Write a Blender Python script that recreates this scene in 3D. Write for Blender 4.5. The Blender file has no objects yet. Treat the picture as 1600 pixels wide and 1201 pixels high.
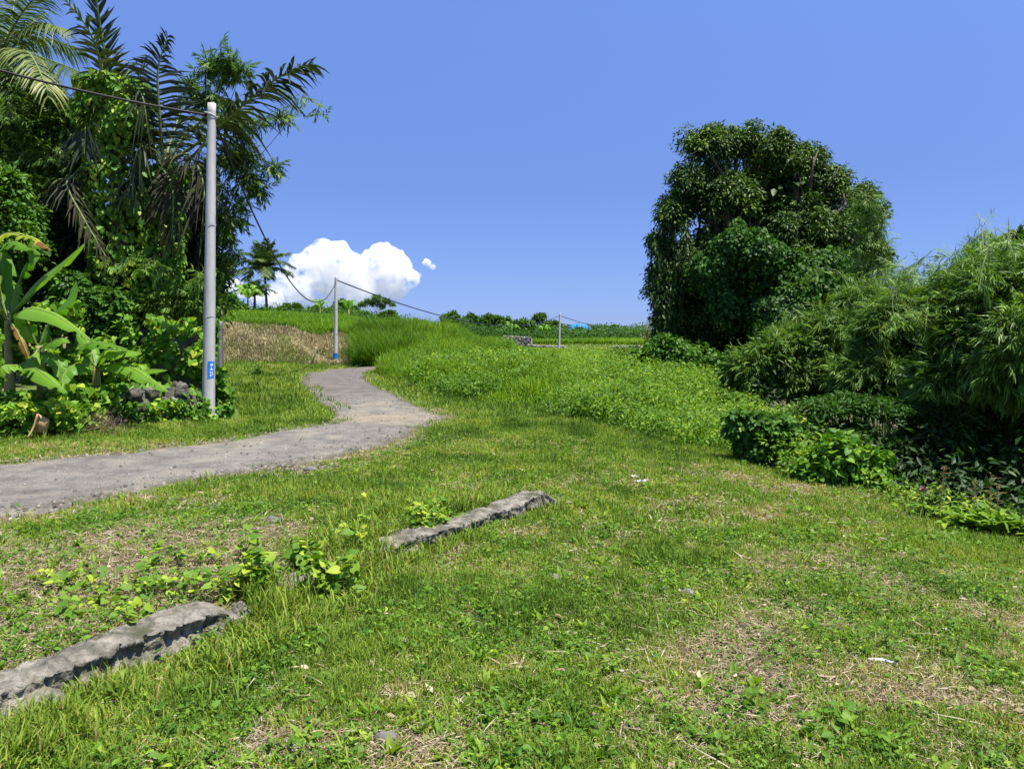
import bpy, math
import numpy as np
from math import radians, pi, sin, cos
rng = np.random.default_rng(7)
S = bpy.context.scene
COL = S.collection

# ---------------------------------------------------------------- camera, sky, sun, exposure
F = 1170.0; CX = 800.0; CY = 600.5; HOR = 540.0; CAMH = 1.6
PITCH = math.atan((CY - HOR) / F)
cd = bpy.data.cameras.new("camera"); cam = bpy.data.objects.new("camera", cd); COL.objects.link(cam)
cam.location = (0, 0, CAMH); cam.rotation_euler = (pi / 2 - PITCH, 0, 0)
cd.sensor_width = 36.0; cd.lens = 36.0 * F / 1600.0; cd.clip_start = 0.05; cd.clip_end = 9000
S.camera = cam
SUN = np.array([0.30, -0.16, 0.94]); SUN = SUN / np.linalg.norm(SUN)
EL = math.asin(SUN[2]); AZ = math.atan2(SUN[0], SUN[1])
w = bpy.data.worlds.new("World"); S.world = w; w.use_nodes = True
nt = w.node_tree; nt.nodes.clear()
N = nt.nodes.new
sky = N('ShaderNodeTexSky'); sky.sky_type = 'NISHITA'; sky.sun_disc = False
sky.sun_elevation = EL; sky.sun_rotation = AZ; sky.air_density = 1.0; sky.dust_density = 0.6; sky.ozone_density = 3.0
mulc = N('ShaderNodeMix'); mulc.data_type = 'RGBA'; mulc.blend_type = 'MULTIPLY'; mulc.inputs[0].default_value = 1.0
tcw = N('ShaderNodeTexCoord'); sxyz = N('ShaderNodeSeparateXYZ'); skr = N('ShaderNodeValToRGB'); nt.links.new(tcw.outputs['Generated'], sxyz.inputs[0]); nt.links.new(sxyz.outputs[2], skr.inputs[0])
for i_, (p_, c_) in enumerate([(0, (.45, .60, 1.15)), (.034, (.335, .42, .86)), (.076, (.345, .415, .73)), (.2, (.425, .465, .717)), (.4, (.628, .695, 1.0)), (1, (.66, .74, 1.0))]):
    e_ = skr.color_ramp.elements[i_] if i_ < 2 else skr.color_ramp.elements.new(p_)
    e_.position = p_; e_.color = (*c_, 1)
nt.links.new(skr.outputs[0], mulc.inputs[7])
bg = N('ShaderNodeBackground'); bg.inputs[1].default_value = 0.105
wo = N('ShaderNodeOutputWorld')
nt.links.new(sky.outputs[0], mulc.inputs[6]); nt.links.new(mulc.outputs[2], bg.inputs[0]); nt.links.new(bg.outputs[0], wo.inputs[0])
sl = bpy.data.lights.new("sun", 'SUN'); sl.energy = 5.0; sl.angle = radians(0.5); sl.color = (1.0, 0.94, 0.82)
so = bpy.data.objects.new("sun", sl); COL.objects.link(so)
from mathutils import Vector
so.rotation_euler = Vector(-SUN).to_track_quat('-Z', 'Y').to_euler()
S.view_settings.view_transform = 'Standard'; S.view_settings.look = 'None'
S.view_settings.exposure = 1.02; S.view_settings.gamma = 1.0; S.view_settings.use_curve_mapping = False
S.cycles.max_bounces = 14; S.cycles.diffuse_bounces = 3; S.cycles.glossy_bounces = 2; S.cycles.transmission_bounces = 4
S.cycles.transparent_max_bounces = 8; S.cycles.volume_bounces = 12; S.cycles.volume_step_rate = 1.0; S.cycles.volume_max_steps = 256; S.cycles.use_denoising = True; S.cycles.use_adaptive_sampling = True
S.cycles.adaptive_threshold = 0.02; S.cycles.sample_clamp_indirect = 4.0

# ---------------------------------------------------------------- numpy helpers
def hsh(ix, iy, iz=0, seed=0):
    with np.errstate(over='ignore'):
        h = (np.asarray(ix, np.int64) * 374761393 + np.asarray(iy, np.int64) * 668265263 + np.asarray(iz, np.int64) * 2147483647 * 3 + seed * 974711) & 0xffffffff
        h = ((h ^ (h >> 13)) * 1274126177) & 0xffffffff
        h = ((h ^ (h >> 16)) * 2246822519) & 0xffffffff
    return ((h ^ (h >> 15)) & 0xffffff) / float(0xffffff)
def vnoise(x, y, z=None, seed=0):
    x = np.asarray(x, float); y = np.asarray(y, float); z = np.zeros_like(x) if z is None else np.asarray(z, float)
    ix, iy, iz = np.floor(x), np.floor(y), np.floor(z)
    fx, fy, fz = x - ix, y - iy, z - iz
    fx = fx * fx * (3 - 2 * fx); fy = fy * fy * (3 - 2 * fy); fz = fz * fz * (3 - 2 * fz)
    r = 0
    for a in (0, 1):
        for b in (0, 1):
            for c in (0, 1):
                wt = (fx if a else 1 - fx) * (fy if b else 1 - fy) * (fz if c else 1 - fz)
                r = r + wt * hsh(ix + a, iy + b, iz + c, seed)
    return r
def fbm(x, y, z=None, s=1.0, o=4, seed=0):
    t = 0; a = 0.5; n = 0
    x = np.asarray(x, float) * s; y = np.asarray(y, float) * s; z = None if z is None else np.asarray(z, float) * s
    for i in range(o):
        t = t + a * vnoise(x, y, z, seed + i * 17); n += a; a *= 0.5; x = x * 2.03; y = y * 2.03; z = None if z is None else z * 2.03
    return t / n
def sstep(a, b, x):
    t = np.clip((np.asarray(x, float) - a) / (b - a), 0, 1); return t * t * (3 - 2 * t)
def nrm(v): return v / np.maximum(np.linalg.norm(v, axis=-1, keepdims=True), 1e-9)
def ray(px, py):
    x = (np.asarray(px, float) - CX) / F; y = -(np.asarray(py, float) - CY) / F
    return np.stack([x, cos(PITCH) + y * sin(PITCH), -sin(PITCH) + y * cos(PITCH)], -1)
def P(px, py, D):
    """the world point D metres ahead that lies in the direction of a pixel of the photograph"""
    r = ray(px, py); return np.array([0, 0, CAMH]) + r * (np.asarray(D, float) / r[..., 1])[..., None]

# ---------------------------------------------------------------- terrain
COLS = [
 (200, [(0,0),(11,.08),(13.2,.12),(15.5,.6),(20,.8),(40,1.6),(43,2.8),(60,3.9),(85,5.0),(130,5.6),(600,12)]),
 (340, [(0,0),(11,.08),(14,.12),(25,.42),(38,.80),(39.5,1.8),(42,2.72),(60,3.8),(85,5.0),(130,5.6),(600,12)]),
 (440, [(0,0),(14,.12),(25,.36),(38,.72),(39.7,1.7),(42.5,2.6),(60,3.75),(85,4.9),(130,5.4),(600,12)]),
 (520, [(0,0),(14,.12),(25,.27),(36,.43),(41,.62),(43,1.2),(46,2.25),(60,3.5),(85,4.7),(130,5.3),(600,12)]),
 (600, [(0,0),(14,.12),(28,.32),(36,.48),(38,.6),(42,1.2),(46,1.9),(60,2.6),(85,3.8),(130,4.9),(600,11)]),
 (700, [(0,0),(14,.1),(20,.2),(23,.45),(30,.95),(45,1.7),(60,2.3),(85,3.1),(130,4.3),(600,11)]),
 (762, [(0,0),(14,.08),(18,.17),(21,.42),(28,.66),(45,.78),(60,.85),(110,.9),(114,2.3),(130,3.2),(160,4.2),(600,11)]),
 (870, [(0,0),(14,.06),(17,.15),(21,.48),(27,.74),(32,.74),(60,.6),(111,.6),(113,2.1),(130,2.6),(160,4.0),(600,10)]),
 (1000,[(0,0),(14,.0),(17,.2),(22,.6),(27,.85),(50,.7),(111,.7),(113,1.9),(130,2.5),(160,3.8),(600,10)]),
 (1250,[(0,0),(11,-.08),(18,.1),(25,.4),(60,.9),(130,2.6),(600,9)]),
]
CU = np.array([c[0] for c in COLS], float)
def kerb_dist(x, y):  # signed distance to the kerb line (positive on the road side) and arclength parameter
    A, B = KERB[:-1], KERB[1:]
    best = np.full(x.shape, 1e9); sg = np.zeros(x.shape); tt = np.zeros(x.shape)
    for i in range(len(A)):
        d = B[i] - A[i]; L = np.hypot(*d); d = d / L
        rx, ry = x - A[i][0], y - A[i][1]
        t = np.clip(rx * d[0] + ry * d[1], 0, L)
        dd = np.hypot(rx - t * d[0], ry - t * d[1])
        m = dd < best
        best = np.where(m, dd, best); sg = np.where(m, np.sign(-d[1] * rx + d[0] * ry), sg); tt = np.where(m, i + t / L, tt)
    return best * sg, tt
def P0(px, py, z):
    r = ray(px, py); t = (z - CAMH) / r[..., 2]; return np.array([0, 0, CAMH]) + r * t[..., None]
KPX = np.array([(-330,1255),(-140,1140),(-40,1088),(60,1048),(150,1012),(240,975),(330,948),(400,925),(480,888),(560,862),(640,835),(700,815),(760,795),(820,775),(868,764)], float)
KERB = P0(KPX[:, 0], KPX[:, 1], 0.17)[:, :2]
def terr(x, y):
    x = np.asarray(x, float); y = np.asarray(y, float); sh = np.broadcast(x, y).shape
    x = np.broadcast_to(x, sh).ravel(); y = np.broadcast_to(y, sh).ravel()
    yy = np.maximum(y, 2.0)
    u = np.clip(CX + F * x / yy, CU[0], CU[-1])
    prof = np.stack([np.interp(yy, [p[0] for p in c[1]], [p[1] for p in c[1]]) for c in COLS], 0)
    k = np.clip(np.searchsorted(CU, u, side='right') - 1, 0, len(CU) - 2)
    t = (u - CU[k]) / (CU[k + 1] - CU[k]); t = t * t * (3 - 2 * t)
    ix = np.arange(len(x))
    z = prof[k, ix] * (1 - t) + prof[k + 1, ix] * t
    # ravine on the right
    xe = np.interp(y, [0, 7, 10, 14, 18, 25, 40, 60], [4.5, 4.45, 4.1, 4.6, 5.3, 5.2, 9, 16])
    rv = sstep(0, 3.2, x - xe) * (1 - sstep(14, 24, x - xe) * .9) * (1 - sstep(34, 60, y))
    z = z - 3.0 * rv - 0.10 * sstep(-1.6, 0, x - xe) * (y < 30)
    # raised ground behind the kerb
    dk, tk = kerb_dist(x, y)
    fade = (1 - sstep(11.5, 14, tk)) * (1 - sstep(0.0, 5.0, np.maximum(dk, 0)) * .5)
    z = z + 0.12 * sstep(-0.10, 0.06, dk) * fade * (y < 14)
    nr = (1 - sstep(20, 60, y)) * (.2 + .8 * np.maximum(sstep(.1, 1.3, np.abs(dk)), sstep(12.5, 14.5, y)))
    z = z + (fbm(x, y, s=1.1, o=3, seed=3) - .5) * .07 * nr + (fbm(x, y, s=.25, o=2, seed=5) - .5) * .10 * nr
    z = z + (fbm(x, y, s=.07, o=3, seed=9) - .5) * 1.0 * sstep(45, 140, y)
    return z.reshape(sh)
def G(px, py, dmax=420.0):
    """where the ray through a pixel first meets the ground"""
    px = np.atleast_1d(np.asarray(px, float)); py = np.atleast_1d(np.asarray(py, float))
    r = ray(px, py); r = r / r[:, 1:2]
    ds = np.concatenate([np.linspace(1.2, 30, 500), np.linspace(30, dmax, 900)[1:]])
    X = r[:, 0:1] * ds; Z = CAMH + r[:, 2:3] * ds
    T = terr(X, np.broadcast_to(ds, X.shape))
    b = Z <= T
    i = np.where(b.any(1), b.argmax(1), len(ds) - 1)
    j = np.maximum(i - 1, 0); k = np.arange(len(px))
    e0 = Z[k, j] - T[k, j]; e1 = Z[k, i] - T[k, i]; f = np.clip(e0 / np.maximum(e0 - e1, 1e-6), 0, 1)
    d = ds[j] + (ds[i] - ds[j]) * f
    return np.stack([r[:, 0] * d, d, terr(r[:, 0] * d, d)], -1)
def g1(px, py): return G([px], [py])[0]
def onground(x, y): return np.array([x, y, float(terr(np.array([x]), np.array([y]))[0])])
def inpoly(x, y, poly):
    c = np.zeros(x.shape, bool); n = len(poly); j = n - 1
    for i in range(n):
        xi, yi = poly[i][0], poly[i][1]; xj, yj = poly[j][0], poly[j][1]
        c ^= ((yi > y) != (yj > y)) & (x < (xj - xi) * (y - yi) / (yj - yi + 1e-12) + xi); j = i
    return c

# ---------------------------------------------------------------- mesh building
class MB:
    def __init__(s): s.v = []; s.q = []; s.t = []; s.c = []; s.p = []; s.n = 0
    def add(s, V, quads=None, tris=None, tint=0.5, pv=None):
        V = np.asarray(V, float).reshape(-1, 3); s.v.append(V)
        if quads is not None and len(quads): s.q.append(np.asarray(quads, np.int64).reshape(-1, 4) + s.n)
        if tris is not None and len(tris): s.t.append(np.asarray(tris, np.int64).reshape(-1, 3) + s.n)
        s.c.append(np.broadcast_to(np.asarray(tint, float), (len(V),)))
        s.p.append(np.zeros((len(V), 3)) if pv is None else np.asarray(pv, float).reshape(-1, 3))
        s.n += len(V)
    def inst(s, tmpl, M, T, tint):
        """stamp a small template (verts, quads, tris) n times with matrices M (n,3,3), offsets T (n,3), tints (n,)"""
        tv, tq, tt = tmpl; n = len(T); m = len(tv)
        if n == 0: return
        V = np.einsum('nij,mj->nmi', M, tv) + T[:, None, :]
        off = (np.arange(n) * m)[:, None, None]
        q = (np.asarray(tq)[None] + off).reshape(-1, 4) if len(tq) else None
        t = (np.asarray(tt)[None] + off).reshape(-1, 3) if len(tt) else None
        s.add(V.reshape(-1, 3), q, t, np.repeat(tint, m), np.tile(tv, (n, 1)))
    def build(s, name, mat, parent=None, smooth=False, loc=None):
        V = np.concatenate(s.v) if s.v else np.zeros((0, 3)); q = np.concatenate(s.q) if s.q else np.zeros((0, 4), int); t = np.concatenate(s.t) if s.t else np.zeros((0, 3), int)
        org = np.zeros(3)
        if parent is not None: org = np.array(WORLD[parent.name])
        elif loc is not None: org = np.array(loc, float)
        V = V - org
        me = bpy.data.meshes.new(name)
        me.vertices.add(len(V)); me.vertices.foreach_set('co', V.astype(np.float32).ravel())
        nl = len(q) * 4 + len(t) * 3
        me.loops.add(nl); me.polygons.add(len(q) + len(t))
        me.loops.foreach_set('vertex_index', np.concatenate([q.ravel(), t.ravel()]).astype(np.int32))
        st = np.concatenate([np.arange(len(q)) * 4, len(q) * 4 + np.arange(len(t)) * 3]).astype(np.int32)
        me.polygons.foreach_set('loop_start', st)
        if smooth: me.polygons.foreach_set('use_smooth', np.ones(len(q) + len(t), bool))
        a = me.attributes.new('tint', 'FLOAT', 'POINT'); a.data.foreach_set('value', np.concatenate(s.c).astype(np.float32))
        a = me.attributes.new('pv', 'FLOAT_VECTOR', 'POINT'); a.data.foreach_set('vector', np.concatenate(s.p).astype(np.float32).ravel())
        me.update(calc_edges=True); me.validate()
        if mat is not None: me.materials.append(mat)
        o = bpy.data.objects.new(name, me); COL.objects.link(o)
        WORLD[o.name] = tuple(org)
        if parent is not None: o.parent = parent
        else: o.location = org
        return o
WORLD = {}
def tag(o, label=None, cat=None, group=None, kind=None):
    if label: o['label'] = label
    if cat: o['category'] = cat
    if group: o['group'] = group
    if kind: o['kind'] = kind
    return o
def thing(name, loc, label, cat, group=None):
    o = bpy.data.objects.new(name, None); COL.objects.link(o); o.location = tuple(loc); o.empty_display_size = .2
    WORLD[o.name] = tuple(loc); return tag(o, label, cat, group)

def tube(mb, pts, rad, k=8, tint=.5, rough=0, cap=True, seed=0):
    pts = np.asarray(pts, float); n = len(pts); rad = np.broadcast_to(np.asarray(rad, float), (n,)) if np.ndim(rad) == 0 else np.asarray(rad, float)
    d = np.gradient(pts, axis=0); d = nrm(d)
    ref = np.array([0.13, .31, 1.0]) if abs(d[0][2]) < .8 else np.array([1.0, .1, 0])
    s1 = nrm(np.cross(d, ref)); s2 = np.cross(d, s1)
    a = np.arange(k) / k * 2 * pi
    R = rad[:, None] * np.ones(k)
    if rough: R = R * (1 + rough * (fbm(np.cos(a)[None] * 1.3 + seed, np.sin(a)[None] * 1.3, np.arange(n)[:, None] * .45 * np.ones(k), o=3, seed=seed + 2) - .5) * 2)
    V = pts[:, None] + R[..., None] * (np.cos(a)[None, :, None] * s1[:, None] + np.sin(a)[None, :, None] * s2[:, None])
    V = V.reshape(-1, 3)
    i = np.arange(n - 1)[:, None] * k; j = np.arange(k)[None]; j2 = (j + 1) % k
    q = np.stack([i + j, i + j2, i + k + j2, i + k + j], -1).reshape(-1, 4)
    tr = None
    if cap:
        V = np.concatenate([V, pts[-1:] , pts[:1]]); c = n * k
        tr = [(c, (n - 1) * k + (x + 1) % k, (n - 1) * k + x)[::-1] for x in range(k)] + [(c + 1, x, (x + 1) % k)[::-1] for x in range(k)]
    mb.add(V, q, tr, tint)
def bez(pts, n=12):
    """smooth curve through control points (Catmull-Rom)"""
    p = np.asarray(pts, float)
    if len(p) == 2: t = np.linspace(0, 1, n)[:, None]; return p[0] * (1 - t) + p[1] * t
    p = np.concatenate([[2 * p[0] - p[1]], p, [2 * p[-1] - p[-2]]]); m = len(p) - 3
    t = np.linspace(0, m - 1e-6, n); i = t.astype(int); f = (t - i)[:, None]
    a, b, c, d = p[i], p[i + 1], p[i + 2], p[i + 3]
    return .5 * (2 * b + (c - a) * f + (2 * a - 5 * b + 4 * c - d) * f ** 2 + (3 * b - a - 3 * c + d) * f ** 3)

# ---------------------------------------------------------------- materials
def newmat(name):
    m = bpy.data.materials.new(name); m.use_nodes = True; t = m.node_tree; t.nodes.clear(); return m, t, t.nodes.new, t.links.new
def ramp(n, stops, interp='LINEAR'):
    r = n('ShaderNodeValToRGB'); cr = r.color_ramp; cr.interpolation = interp
    while len(cr.elements) > 1: cr.elements.remove(cr.elements[-1])
    cr.elements[0].position = stops[0][0]; cr.elements[0].color = (*stops[0][1], 1)
    for p, c in stops[1:]:
        e = cr.elements.new(p); e.color = (*c, 1)
    return r
def leafmat(name, stops, trans=.32, rough=.5, spec=.35, tcol=(1.35, 1.4, .4), vein=0, warm=True):
    m, t, n, l = newmat(name); spec = spec * .5; rough = rough + .08
    if warm: stops = [(p_, (c_[0] * 1.08, c_[1] * 1.04, c_[2] * .75)) for p_, c_ in stops]
    at = n('ShaderNodeAttribute'); at.attribute_name = 'tint'
    r = ramp(n, stops); l(at.outputs['Fac'], r.inputs[0])
    col = r.outputs[0]
    if vein:
        pa = n('ShaderNodeAttribute'); pa.attribute_name = 'pv'
        wv = n('ShaderNodeTexWave'); wv.bands_direction = 'Y'; wv.inputs['Scale'].default_value = vein; wv.inputs['Distortion'].default_value = 1.5; l(pa.outputs['Vector'], wv.inputs['Vector'])
        mx = n('ShaderNodeMix'); mx.data_type = 'RGBA'; mx.blend_type = 'MULTIPLY'; mx.inputs[0].default_value = .35; l(col, mx.inputs[6]); l(wv.outputs['Color'], mx.inputs[7]); col = mx.outputs[2]
    p = n('ShaderNodeBsdfPrincipled'); p.inputs['Roughness'].default_value = rough; p.inputs['Specular IOR Level'].default_value = spec
    l(col, p.inputs['Base Color'])
    tr = n('ShaderNodeBsdfTranslucent'); mu = n('ShaderNodeMix'); mu.data_type = 'RGBA'; mu.blend_type = 'MULTIPLY'; mu.inputs[0].default_value = 1; mu.inputs[7].default_value = (*tcol, 1)
    l(col, mu.inputs[6]); l(mu.outputs[2], tr.inputs[0])
    mi = n('ShaderNodeMixShader'); mi.inputs[0].default_value = trans; l(p.outputs[0], mi.inputs[1]); l(tr.outputs[0], mi.inputs[2])
    o = n('ShaderNodeOutputMaterial'); l(mi.outputs[0], o.inputs[0]); return m
def solidmat(name, stops, scale=3.0, rough=.9, bump=.3, bscale=None, detail=6, spec=.25, dist=.02, tintmix=0, vec='Object', stretch=None, moss=False):
    m, t, n, l = newmat(name)
    tc = n('ShaderNodeTexCoord'); nz = n('ShaderNodeTexNoise'); nz.inputs['Scale'].default_value = scale; nz.inputs['Detail'].default_value = detail; nz.inputs['Roughness'].default_value = .65
    src = tc.outputs[vec]
    if stretch: mp = n('ShaderNodeMapping'); mp.inputs['Scale'].default_value = (1, 1, stretch); l(src, mp.inputs[0]); src = mp.outputs[0]
    l(src, nz.inputs['Vector']); r = ramp(n, stops); l(nz.outputs[0], r.inputs[0]); col = r.outputs[0]
    if tintmix:
        at = n('ShaderNodeAttribute'); at.attribute_name = 'tint'; mr = n('ShaderNodeMapRange'); mr.inputs[3].default_value = 1 - tintmix; mr.inputs[4].default_value = 1 + tintmix; l(at.outputs['Fac'], mr.inputs[0])
        mx = n('ShaderNodeMix'); mx.data_type = 'RGBA'; mx.blend_type = 'MULTIPLY'; mx.inputs[0].default_value = 1; l(col, mx.inputs[6]); l(mr.outputs[0], mx.inputs[7]); col = mx.outputs[2]
    if moss:
        n3 = n('ShaderNodeTexNoise'); n3.inputs['Scale'].default_value = 4.5; n3.inputs['Detail'].default_value = 9; n3.inputs['Roughness'].default_value = .7; l(tc.outputs[vec], n3.inputs['Vector'])
        m3 = n('ShaderNodeMapRange'); m3.inputs[1].default_value = .50; m3.inputs[2].default_value = .62; m3.inputs[4].default_value = .75; l(n3.outputs[0], m3.inputs[0])
        mx = n('ShaderNodeMix'); mx.data_type = 'RGBA'; mx.inputs[7].default_value = (.055, .06, .028, 1); l(m3.outputs[0], mx.inputs[0]); l(col, mx.inputs[6]); col = mx.outputs[2]
    p = n('ShaderNodeBsdfPrincipled'); p.inputs['Roughness'].default_value = rough; p.inputs['Specular IOR Level'].default_value = spec; l(col, p.inputs['Base Color'])
    n2 = n('ShaderNodeTexNoise'); n2.inputs['Scale'].default_value = bscale or scale * 5; n2.inputs['Detail'].default_value = 5; l(tc.outputs[vec], n2.inputs['Vector'])
    b = n('ShaderNodeBump'); b.inputs['Strength'].default_value = bump; b.inputs['Distance'].default_value = dist; l(n2.outputs[0], b.inputs['Height']); l(b.outputs[0], p.inputs['Normal'])
    o = n('ShaderNodeOutputMaterial'); l(p.outputs[0], o.inputs[0]); return m

M = {}
M['grass'] = leafmat('grass_blades', [(0, (.048, .10, .016)), (.35, (.132, .222, .034)), (.62, (.222, .31, .062)), (.8, (.29, .325, .072)), (.88, (.27, .225, .10)), (1, (.31, .23, .14))], .30, .55, .3)
M['rice'] = leafmat('tall_grass_blades', [(0, (.03, .085, .01)), (.4, (.075, .17, .015)), (.75, (.16, .28, .025)), (1, (.28, .36, .05))], .35, .5, .3)
M['weed'] = leafmat('weed_leaves', [(0, (.03, .09, .016)), (.45, (.085, .19, .026)), (.8, (.175, .29, .038)), (1, (.32, .40, .05))], .32, .45, .35)
M['straw'] = leafmat('dry_straw', [(0, (.08, .06, .04)), (.35, (.19, .145, .09)), (.7, (.32, .26, .17)), (1, (.43, .38, .27))], .12, .7, .2, (1.1, 1, .8), warm=False)
M['dark'] = leafmat('dark_leaves', [(0, (.012, .034, .010)), (.5, (.034, .084, .017)), (.85, (.082, .165, .028)), (1, (.16, .25, .038))], .22, .42, .45)
M['mid'] = leafmat('green_leaves', [(0, (.022, .07, .014)), (.5, (.05, .135, .02)), (.85, (.10, .22, .03)), (1, (.20, .32, .045))], .28, .45, .4)
M['vine'] = leafmat('vine_leaves', [(0, (.03, .10, .014)), (.45, (.075, .19, .022)), (.8, (.15, .30, .03)), (1, (.34, .42, .05))], .32, .42, .4)
M['bamboo'] = leafmat('bamboo_leaves', [(0, (.035, .085, .018)), (.5, (.085, .18, .03)), (.85, (.17, .29, .06)), (1, (.32, .42, .13))], .28, .42, .45)
M['palm'] = leafmat('palm_leaflets', [(0, (.012, .022, .013)), (.5, (.032, .055, .027)), (.85, (.085, .12, .06)), (1, (.24, .26, .15))], .2, .4, .5)
M['coco'] = leafmat('coconut_leaflets', [(0, (.025, .055, .018)), (.5, (.065, .12, .035)), (.8, (.16, .20, .07)), (1, (.40, .37, .22))], .25, .4, .5)
M['dead'] = leafmat('dead_leaves', [(0, (.025, .026, .014)), (.5, (.075, .075, .04)), (1, (.25, .24, .15))], .15, .6, .3, (1.1, 1, .8), warm=False)
M['banana'] = leafmat('banana_leaves', [(0, (.05, .16, .02)), (.5, (.11, .28, .03)), (.8, (.22, .42, .05)), (.9, (.5, .5, .07)), (1, (.26, .12, .04))], .38, .38, .45, vein=60)
M['lime'] = leafmat('far_leaves', [(0, (.03, .085, .02)), (.5, (.065, .15, .03)), (1, (.13, .24, .05))], .25, .5, .3)
M['pale'] = leafmat('pale_leaves', [(0, (.12, .19, .10)), (1, (.34, .40, .27))], .2, .6, .3)
M['bark'] = solidmat('bark', [(.3, (.05, .04, .03)), (.7, (.16, .13, .10))], 6, .95, .8, 30, dist=.03)
M['stem'] = solidmat('green_stem', [(.3, (.07, .12, .03)), (.7, (.2, .25, .08))], 8, .6, .2)
M['culm'] = solidmat('bamboo_culm', [(.3, (.08, .12, .035)), (.7, (.22, .22, .08))], 4, .5, .1)
M['bstem'] = solidmat('banana_stem', [(.3, (.10, .12, .03)), (.55, (.22, .2, .07)), (.75, (.20, .10, .04))], 5, .6, .4, 20)
M['pole'] = solidmat('weathered_concrete_pole', [(.25, (.24, .24, .235)), (.45, (.40, .40, .39)), (.6, (.47, .47, .455)), (.8, (.54, .54, .52))], 3.2, .85, .4, 60, dist=.006, stretch=.18)
M['stone'] = solidmat('grey_stone', [(.25, (.06, .058, .055)), (.5, (.20, .19, .175)), (.75, (.36, .34, .30))], 5, .95, .8, 35, dist=.02, tintmix=.3)
M['gravel'] = solidmat('gravel_stone', [(.25, (.05, .048, .045)), (.7, (.20, .19, .17))], 9, .95, .5, 40, tintmix=.6)
M['bankstraw'] = leafmat('golden_dead_grass', [(0, (.10, .09, .045)), (.3, (.235, .205, .10)), (.7, (.39, .345, .18)), (1, (.50, .46, .27))], .15, .7, .2, (1.1, 1, .8), warm=False)
M['kerb'] = solidmat('weathered_mortar', [(.3, (.055, .052, .045)), (.44, (.13, .125, .10)), (.52, (.20, .185, .155)), (.65, (.26, .24, .205)), (.78, (.37, .345, .295))], 7, .95, 1.0, 34, dist=.035, tintmix=.45, moss=True)
M['lava'] = solidmat('dark_lava_stone', [(.3, (.03, .029, .027)), (.5, (.12, .115, .10)), (.7, (.27, .25, .21))], 7, .95, 1.0, 30, dist=.04, tintmix=.4, moss=True)
M['conc'] = solidmat('stained_concrete', [(.25, (.05, .05, .048)), (.6, (.17, .165, .155)), (.85, (.27, .26, .24))], 2.5, .95, .5, 30, dist=.01)
M['cable'] = solidmat('black_cable', [(.3, (.012, .012, .014)), (.7, (.03, .03, .034))], 5, .5, .1)
M['metal'] = solidmat('galvanised_metal', [(.3, (.3, .3, .3)), (.7, (.45, .45, .45))], 8, .4, .1)
M['blue'] = solidmat('blue_paint', [(.3, (.01, .14, .62)), (.7, (.02, .22, .75))], 6, .5, .1)
M['white'] = solidmat('white_plastic', [(.3, (.62, .62, .60)), (.7, (.82, .82, .8))], 20, .5, .2)
M['tarp'] = solidmat('blue_tarpaulin', [(.3, (.01, .13, .55)), (.7, (.03, .25, .75))], 3, .5, .3)
M['maroon'] = solidmat('maroon_cloth', [(.3, (.05, .01, .02)), (.7, (.10, .02, .035))], 3, .8, .3)
M['sheath'] = leafmat('dry_leaf_sheath', [(0, (.30, .19, .10)), (.5, (.5, .36, .22)), (1, (.6, .46, .3))], .1, .7, .2, (1, 1, 1), vein=25)
M['flower'] = solidmat('faded_purple_flower', [(.3, (.16, .05, .06)), (.7, (.34, .16, .15))], 20, .8, .3)
# ================================================================ GROUND
def axis(lo, hi, c0, c1, step, g=1.06):
    a = list(np.arange(c0, c1 + step, step)); s = step
    while a[-1] < hi: s *= g; a.append(a[-1] + s)
    s = step; b = []
    x = c0
    while x > lo: s *= g; x -= s; b.append(x)
    return np.array(b[::-1] + a)
gx = axis(-1400, 1400, -7, 7, .09, 1.035); gy = axis(-60, 2600, .5, 15, .09, 1.03)
GX, GY = np.meshgrid(gx, gy); GZ = terr(GX, GY)
mb = MB(); ny, nx = GX.shape
ii = (np.arange(ny - 1)[:, None] * nx + np.arange(nx - 1)[None]).ravel()
mb.add(np.stack([GX, GY, GZ], -1).reshape(-1, 3), np.stack([ii, ii + 1, ii + nx + 1, ii + nx], -1))

# dryness of the turf: where straw and bare soil show
DRY = [(60,900,.9,1.1),(200,880,.8,.9),(330,850,.6,.6),(430,830,.5,.45),(20,960,.5,.5),(500,735,.55,.5),(290,787,.6,.5),(1150,975,.8,.42),(1120,1055,.85,.36),(690,865,.6,.4),(600,1130,.8,.32),(450,1160,.6,.25),(1180,760,.7,.6),(1330,765,.6,.6),(1060,790,.4,.6),(1450,905,.45,.6),(1420,1080,.5,.45),(900,905,.45,.35),(820,1000,.4,.3),(250,870,.6,.8),(850,850,.35,.5),(1000,850,.4,.6),(1230,880,.4,.5),(330,1020,.0,.3),(1560,1150,.5,.3),(420,1075,.5,.2)]
LUSH = [(600,765,.9,.8),(720,740,.6,.9),(840,940,.5,.5),(250,790,.4,.6),(400,780,.5,.5),(1050,700,.5,1.2),(1540,870,.4,.6),(560,1020,.4,.4),(900,1120,.35,.4),(1330,1150,.3,.3),(900,650,.5,3),(420,620,.7,6),(560,925,.4,.4),(1480,1000,.25,.4),(230,1120,.5,.3)]
def splats(L):
    g = G([a[0] for a in L], [a[1] for a in L]); return [(g[i][0], g[i][1], L[i][2], L[i][3]) for i in range(len(L))]
DRYS, LUSHS = splats(DRY), splats(LUSH)
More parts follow.
